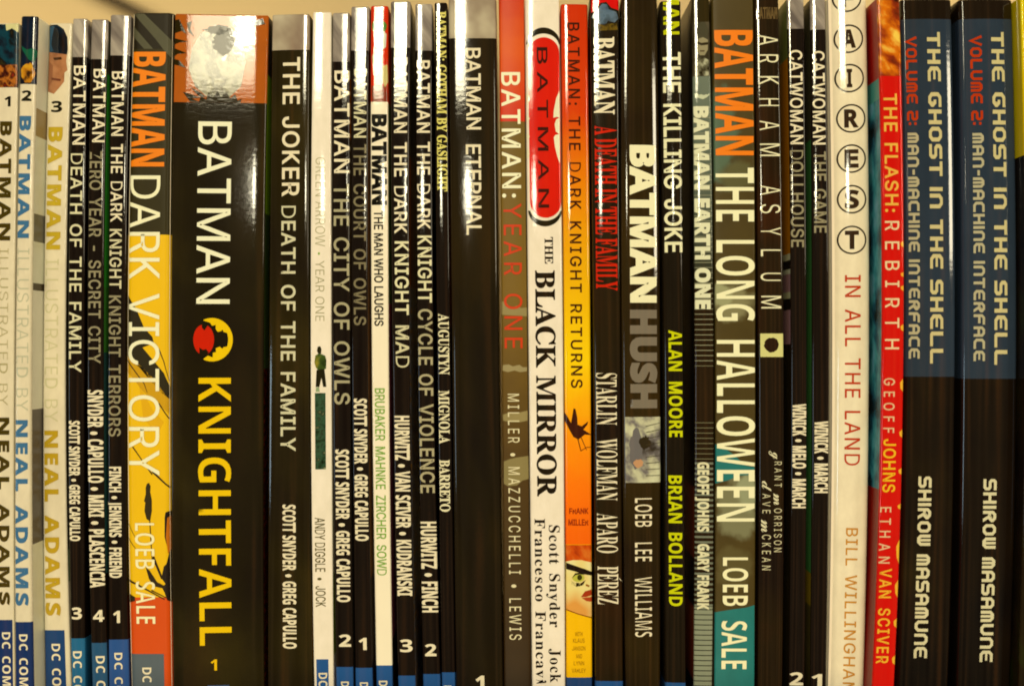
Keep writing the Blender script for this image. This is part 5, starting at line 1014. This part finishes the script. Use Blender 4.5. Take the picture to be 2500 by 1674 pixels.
thin("thin silver-topped black book numbered 1, left of the white book with ringed letters", (1979, 1983, 1979), (2015, 2023, 2017), -4, 73,
     [("CATWOMAN", 1985, 2013, 126, 353, CR, 240), ("THE GAME", 1988, 2016, 371, 568, GY, 470)],
     ("WINICK • MARCH", 1989, 2021, 1028, 1202, 1115), ("1", 1982, 2006, 1644, 1674), 1750, p=0, hu=0.10, hw=9,
     left=[(340, ink((70, 62, 44), 0.3)), (1400, ink((70, 120, 62), 0.25)), (1480, ink((140, 110, 30), 0.3)), (1900, ink((80, 66, 36), 0.3))])

b = book("white round-backed book with a column of ringed letters", (2022, 2031, 2022), (2118, 2125, 2118), -6, p=10, r=22, hu=0.33, hw=16, rough=0.13, base=(244, 216, 182), bump=0.6,
         left=[(1900, ink((196, 84, 50), 0.3))], right=[(1900, ink((210, 180, 130), 0.3))])
for ch, cx, cy in (("F", 2067, -4), ("A", 2071, 96), ("I", 2073, 192), ("R", 2077, 290), ("E", 2078, 388), ("S", 2079, 487), ("T", 2079, 586)):
    b.shape("emblem", [ell(cx, cy, 35, 35, 36), ell(cx, cy, 31, 31, 36)], (56, 46, 36), layer=1)
    hw_ = 5 if ch == "I" else 15
    b.text("title", ch, "B", cx - hw_, cx + hw_, cy - 21, cy + 21, (58, 40, 30), flat=True, ym=cy, emb=1.4)
b.text("subtitle", "IN ALL THE LAND", "I", 2063, 2099, 672, 1135, (194, 60, 32), ym=900, emb=0.3, track=0.06)
b.text("author_names", "BILL WILLINGHAM", "I", 2062, 2089, 1288, 1692, (206, 134, 48), ym=1480, emb=0.3, track=0.06)

teal = art("teal_panel", [(24, 30, 34), (40, 90, 110), (70, 150, 160), (120, 170, 190)], (14, 10), 0.1, 5, rough=0.25)
b = book("thin bright red book with yellow and cream spaced lettering and a fiery top", (2143, 2153, 2126), (2198, 2207, 2186), -6, p=70, r=5, hu=None, bulge=1.2, rough=0.2,
         bands=[(186, art("fire_art", [(60, 30, 14), (150, 50, 16), (220, 110, 20), (246, 196, 80)], (30, 16), 0.9, 5, lo=0.3, hi=0.7)), (1900, ink((210, 28, 6), 0.2, 0.1))],
         left=[(190, ink((170, 24, 10), 0.3)), (240, ink((80, 150, 140), 0.25)), (1195, teal), (1900, ink((150, 26, 14), 0.3))])
b.text("title", "THE FLASH:", "I", 2160, 2191, 230, 517, (236, 170, 70), ym=380, emb=0.9, track=0.05)
b.text("title", "REBIRTH", "I", 2161, 2195, 540, 852, (236, 196, 150), ym=700, emb=0.3, track=0.36)
b.text("author_names", "GEOFF", "I", 2157, 2183, 923, 1056, (230, 180, 136), ym=990, emb=0.3, track=0.3)
b.text("author_names", "JOHNS", "I", 2156, 2185, 1072, 1200, (240, 176, 40), ym=1140, emb=0.8, track=0.06)
b.text("author_names", "ETHAN", "I", 2147, 2173, 1237, 1374, (230, 180, 136), ym=1305, emb=0.3, track=0.3)
b.text("author_names", "VAN SCIVER", "I", 2144, 2172, 1388, 1617, (240, 170, 50), ym=1500, emb=0.7, track=0.1, space=0.3)
for yc, h in ((596, 8), (670, 6), (703, 7), (800, 9), (940, 16), (1058, 10), (1150, 8), (1236, 7), (1345, 30), (1436, 22), (1520, 12), (1610, 12)):
    def edge(y): return quad((2198, 2207, 2186))(y)
    b.shape("cover_art", [[(edge(yc - h) - 1.5, yc - h), (edge(yc) - 9, yc - h * .4), (edge(yc) - 8, yc + h * .5), (edge(yc + h) - 1.5, yc + h)]], (238, 170, 50), layer=1)

def ghost(label, L, R, top, yb, title, vol, sub, auth, dxs, **k):
    b = book(label, L, R, top, bands=[(48 if top > -3 else 46, ink((36, 28, 20), 0.15)), (yb, ink((48, 56, 68), 0.15, 0.22)), (1900, art("ghost_black", [(26, 22, 15), (34, 27, 18), (46, 37, 23)], (4, 3), 0.15, 4, lo=0.3, hi=0.8))], rough=0.13, bump=1.6, **k)
    x0, x1, y0, y1 = title; b.text("title", "THE GHOST IN THE SHELL", "T", x0, x1, y0, y1, (206, 184, 132), ym=480)
    x0, x1, y0, y1 = vol; b.text("volume_number", "VOLUME 2:", "T", x0, x1, y0, y1, (186, 56, 20), ym=195)
    x0, x1, y0, y1 = sub; b.text("subtitle", "MAN-MACHINE INTERFACE", "T", x0, x1, y0, y1, (184, 168, 134), ym=600)
    x0, x1, y0, y1 = auth; b.text("author_names", "SHIROW MASAMUNE", "T", x0, x1, y0, y1, (218, 200, 160), ym=1380)
    return b
ghost("left one of the two broad slate and black books, beside the red book", (2200, 2209, 2192), (2324, 2333, 2318), 0, 919,
      (2268, 2300, 80, 887), (2212, 2238, 90, 306), (2218, 2244, 325, 875), (2236, 2268, 1162, 1604), 0, p=-55, bulge=5.0, r=8)
ghost("right one of the two broad slate and black books with square lettering", (2341, 2348, 2336), (2482, 2492, 2474), 0, 924,
      (2424, 2456, 80, 890), (2368, 2396, 88, 306), (2375, 2402, 326, 881), (2395, 2427, 1168, 1613), 0, p=-50, bulge=6.0, r=10)
b = book("black book with a yellow upper part, cut by the right edge", (2484, 2496, 2484), (2620, 2630, 2618), -8, p=-6, bulge=1, rough=0.16,
         bands=[(379, ink((226, 194, 4), 0.2, 0.06)), (1900, art("odd_black", [(30, 24, 16), (42, 34, 20), (44, 60, 24)], (12, 6), 0.3, 4, lo=0.4, hi=0.8))])

# ------------------------------------------------------------------ setting: shelf board and the wall far behind
def box(name, lo, hi, mat):
    bm = bmesh.new(); bmesh.ops.create_cube(bm, size=1)
    for v in bm.verts: v.co = Vector([lo[i] + (v.co[i] + .5) * (hi[i] - lo[i]) for i in range(3)])
    bmesh.ops.bevel(bm, geom=bm.edges[:], offset=0.002, segments=2, affect='EDGES')
    me = bpy.data.meshes.new(name); bm.to_mesh(me); bm.free(); me.materials.append(mat)
    o = bpy.data.objects.new(name, me); col.objects.link(o); return o
sh = box("shelf", (-0.6, -0.035, SHELF_Z - 0.022), (0.6, 0.26, SHELF_Z - 0.0002), plain("shelf_wood", (0.20, 0.11, 0.05), 0.4, 30, 0.3)); sh['kind'] = 'structure'
wl = box("wall", (-4, 0.40, -2.0), (4, 0.5, 2.5), plain("beige_wall", (0.68, 0.555, 0.31), 0.7, 2.5, 0.10)); wl['kind'] = 'structure'
kw = (0.45 + 0.39) / 0.45 * S
P0 = Vector(((150 - CX) * kw, 0.392, (CY + 62) * kw)); P1 = Vector(((470 - CX) * kw, 0.392, (CY - 95) * kw))  # ends of a thin dark strip slanting just in front of the wall
bm = bmesh.new()
d = (P1 - P0).normalized(); n1 = d.cross(Vector((0, 1, 0))).normalized(); n2 = Vector((0, 1, 0)); rr = 0.0032
va = [[bm.verts.new(P + n1 * rr * math.cos(a) + n2 * rr * math.sin(a)) for a in [2 * math.pi * i / 12 for i in range(12)]] for P in (P0, P1)]
for i in range(12):
    f = bm.faces.new((va[0][i], va[0][(i + 1) % 12], va[1][(i + 1) % 12], va[1][i])); f.smooth = True
bm.faces.new(va[0][::-1]); bm.faces.new(va[1])
me = bpy.data.meshes.new("wall_strip"); bm.to_mesh(me); bm.free(); me.materials.append(plain("dark_strip", (0.03, 0.02, 0.01), 0.6))
o = bpy.data.objects.new("wall_strip", me); col.objects.link(o)
o['label'] = "thin dark strip running slantwise across the beige wall"; o['category'] = 'rail'

build_all()
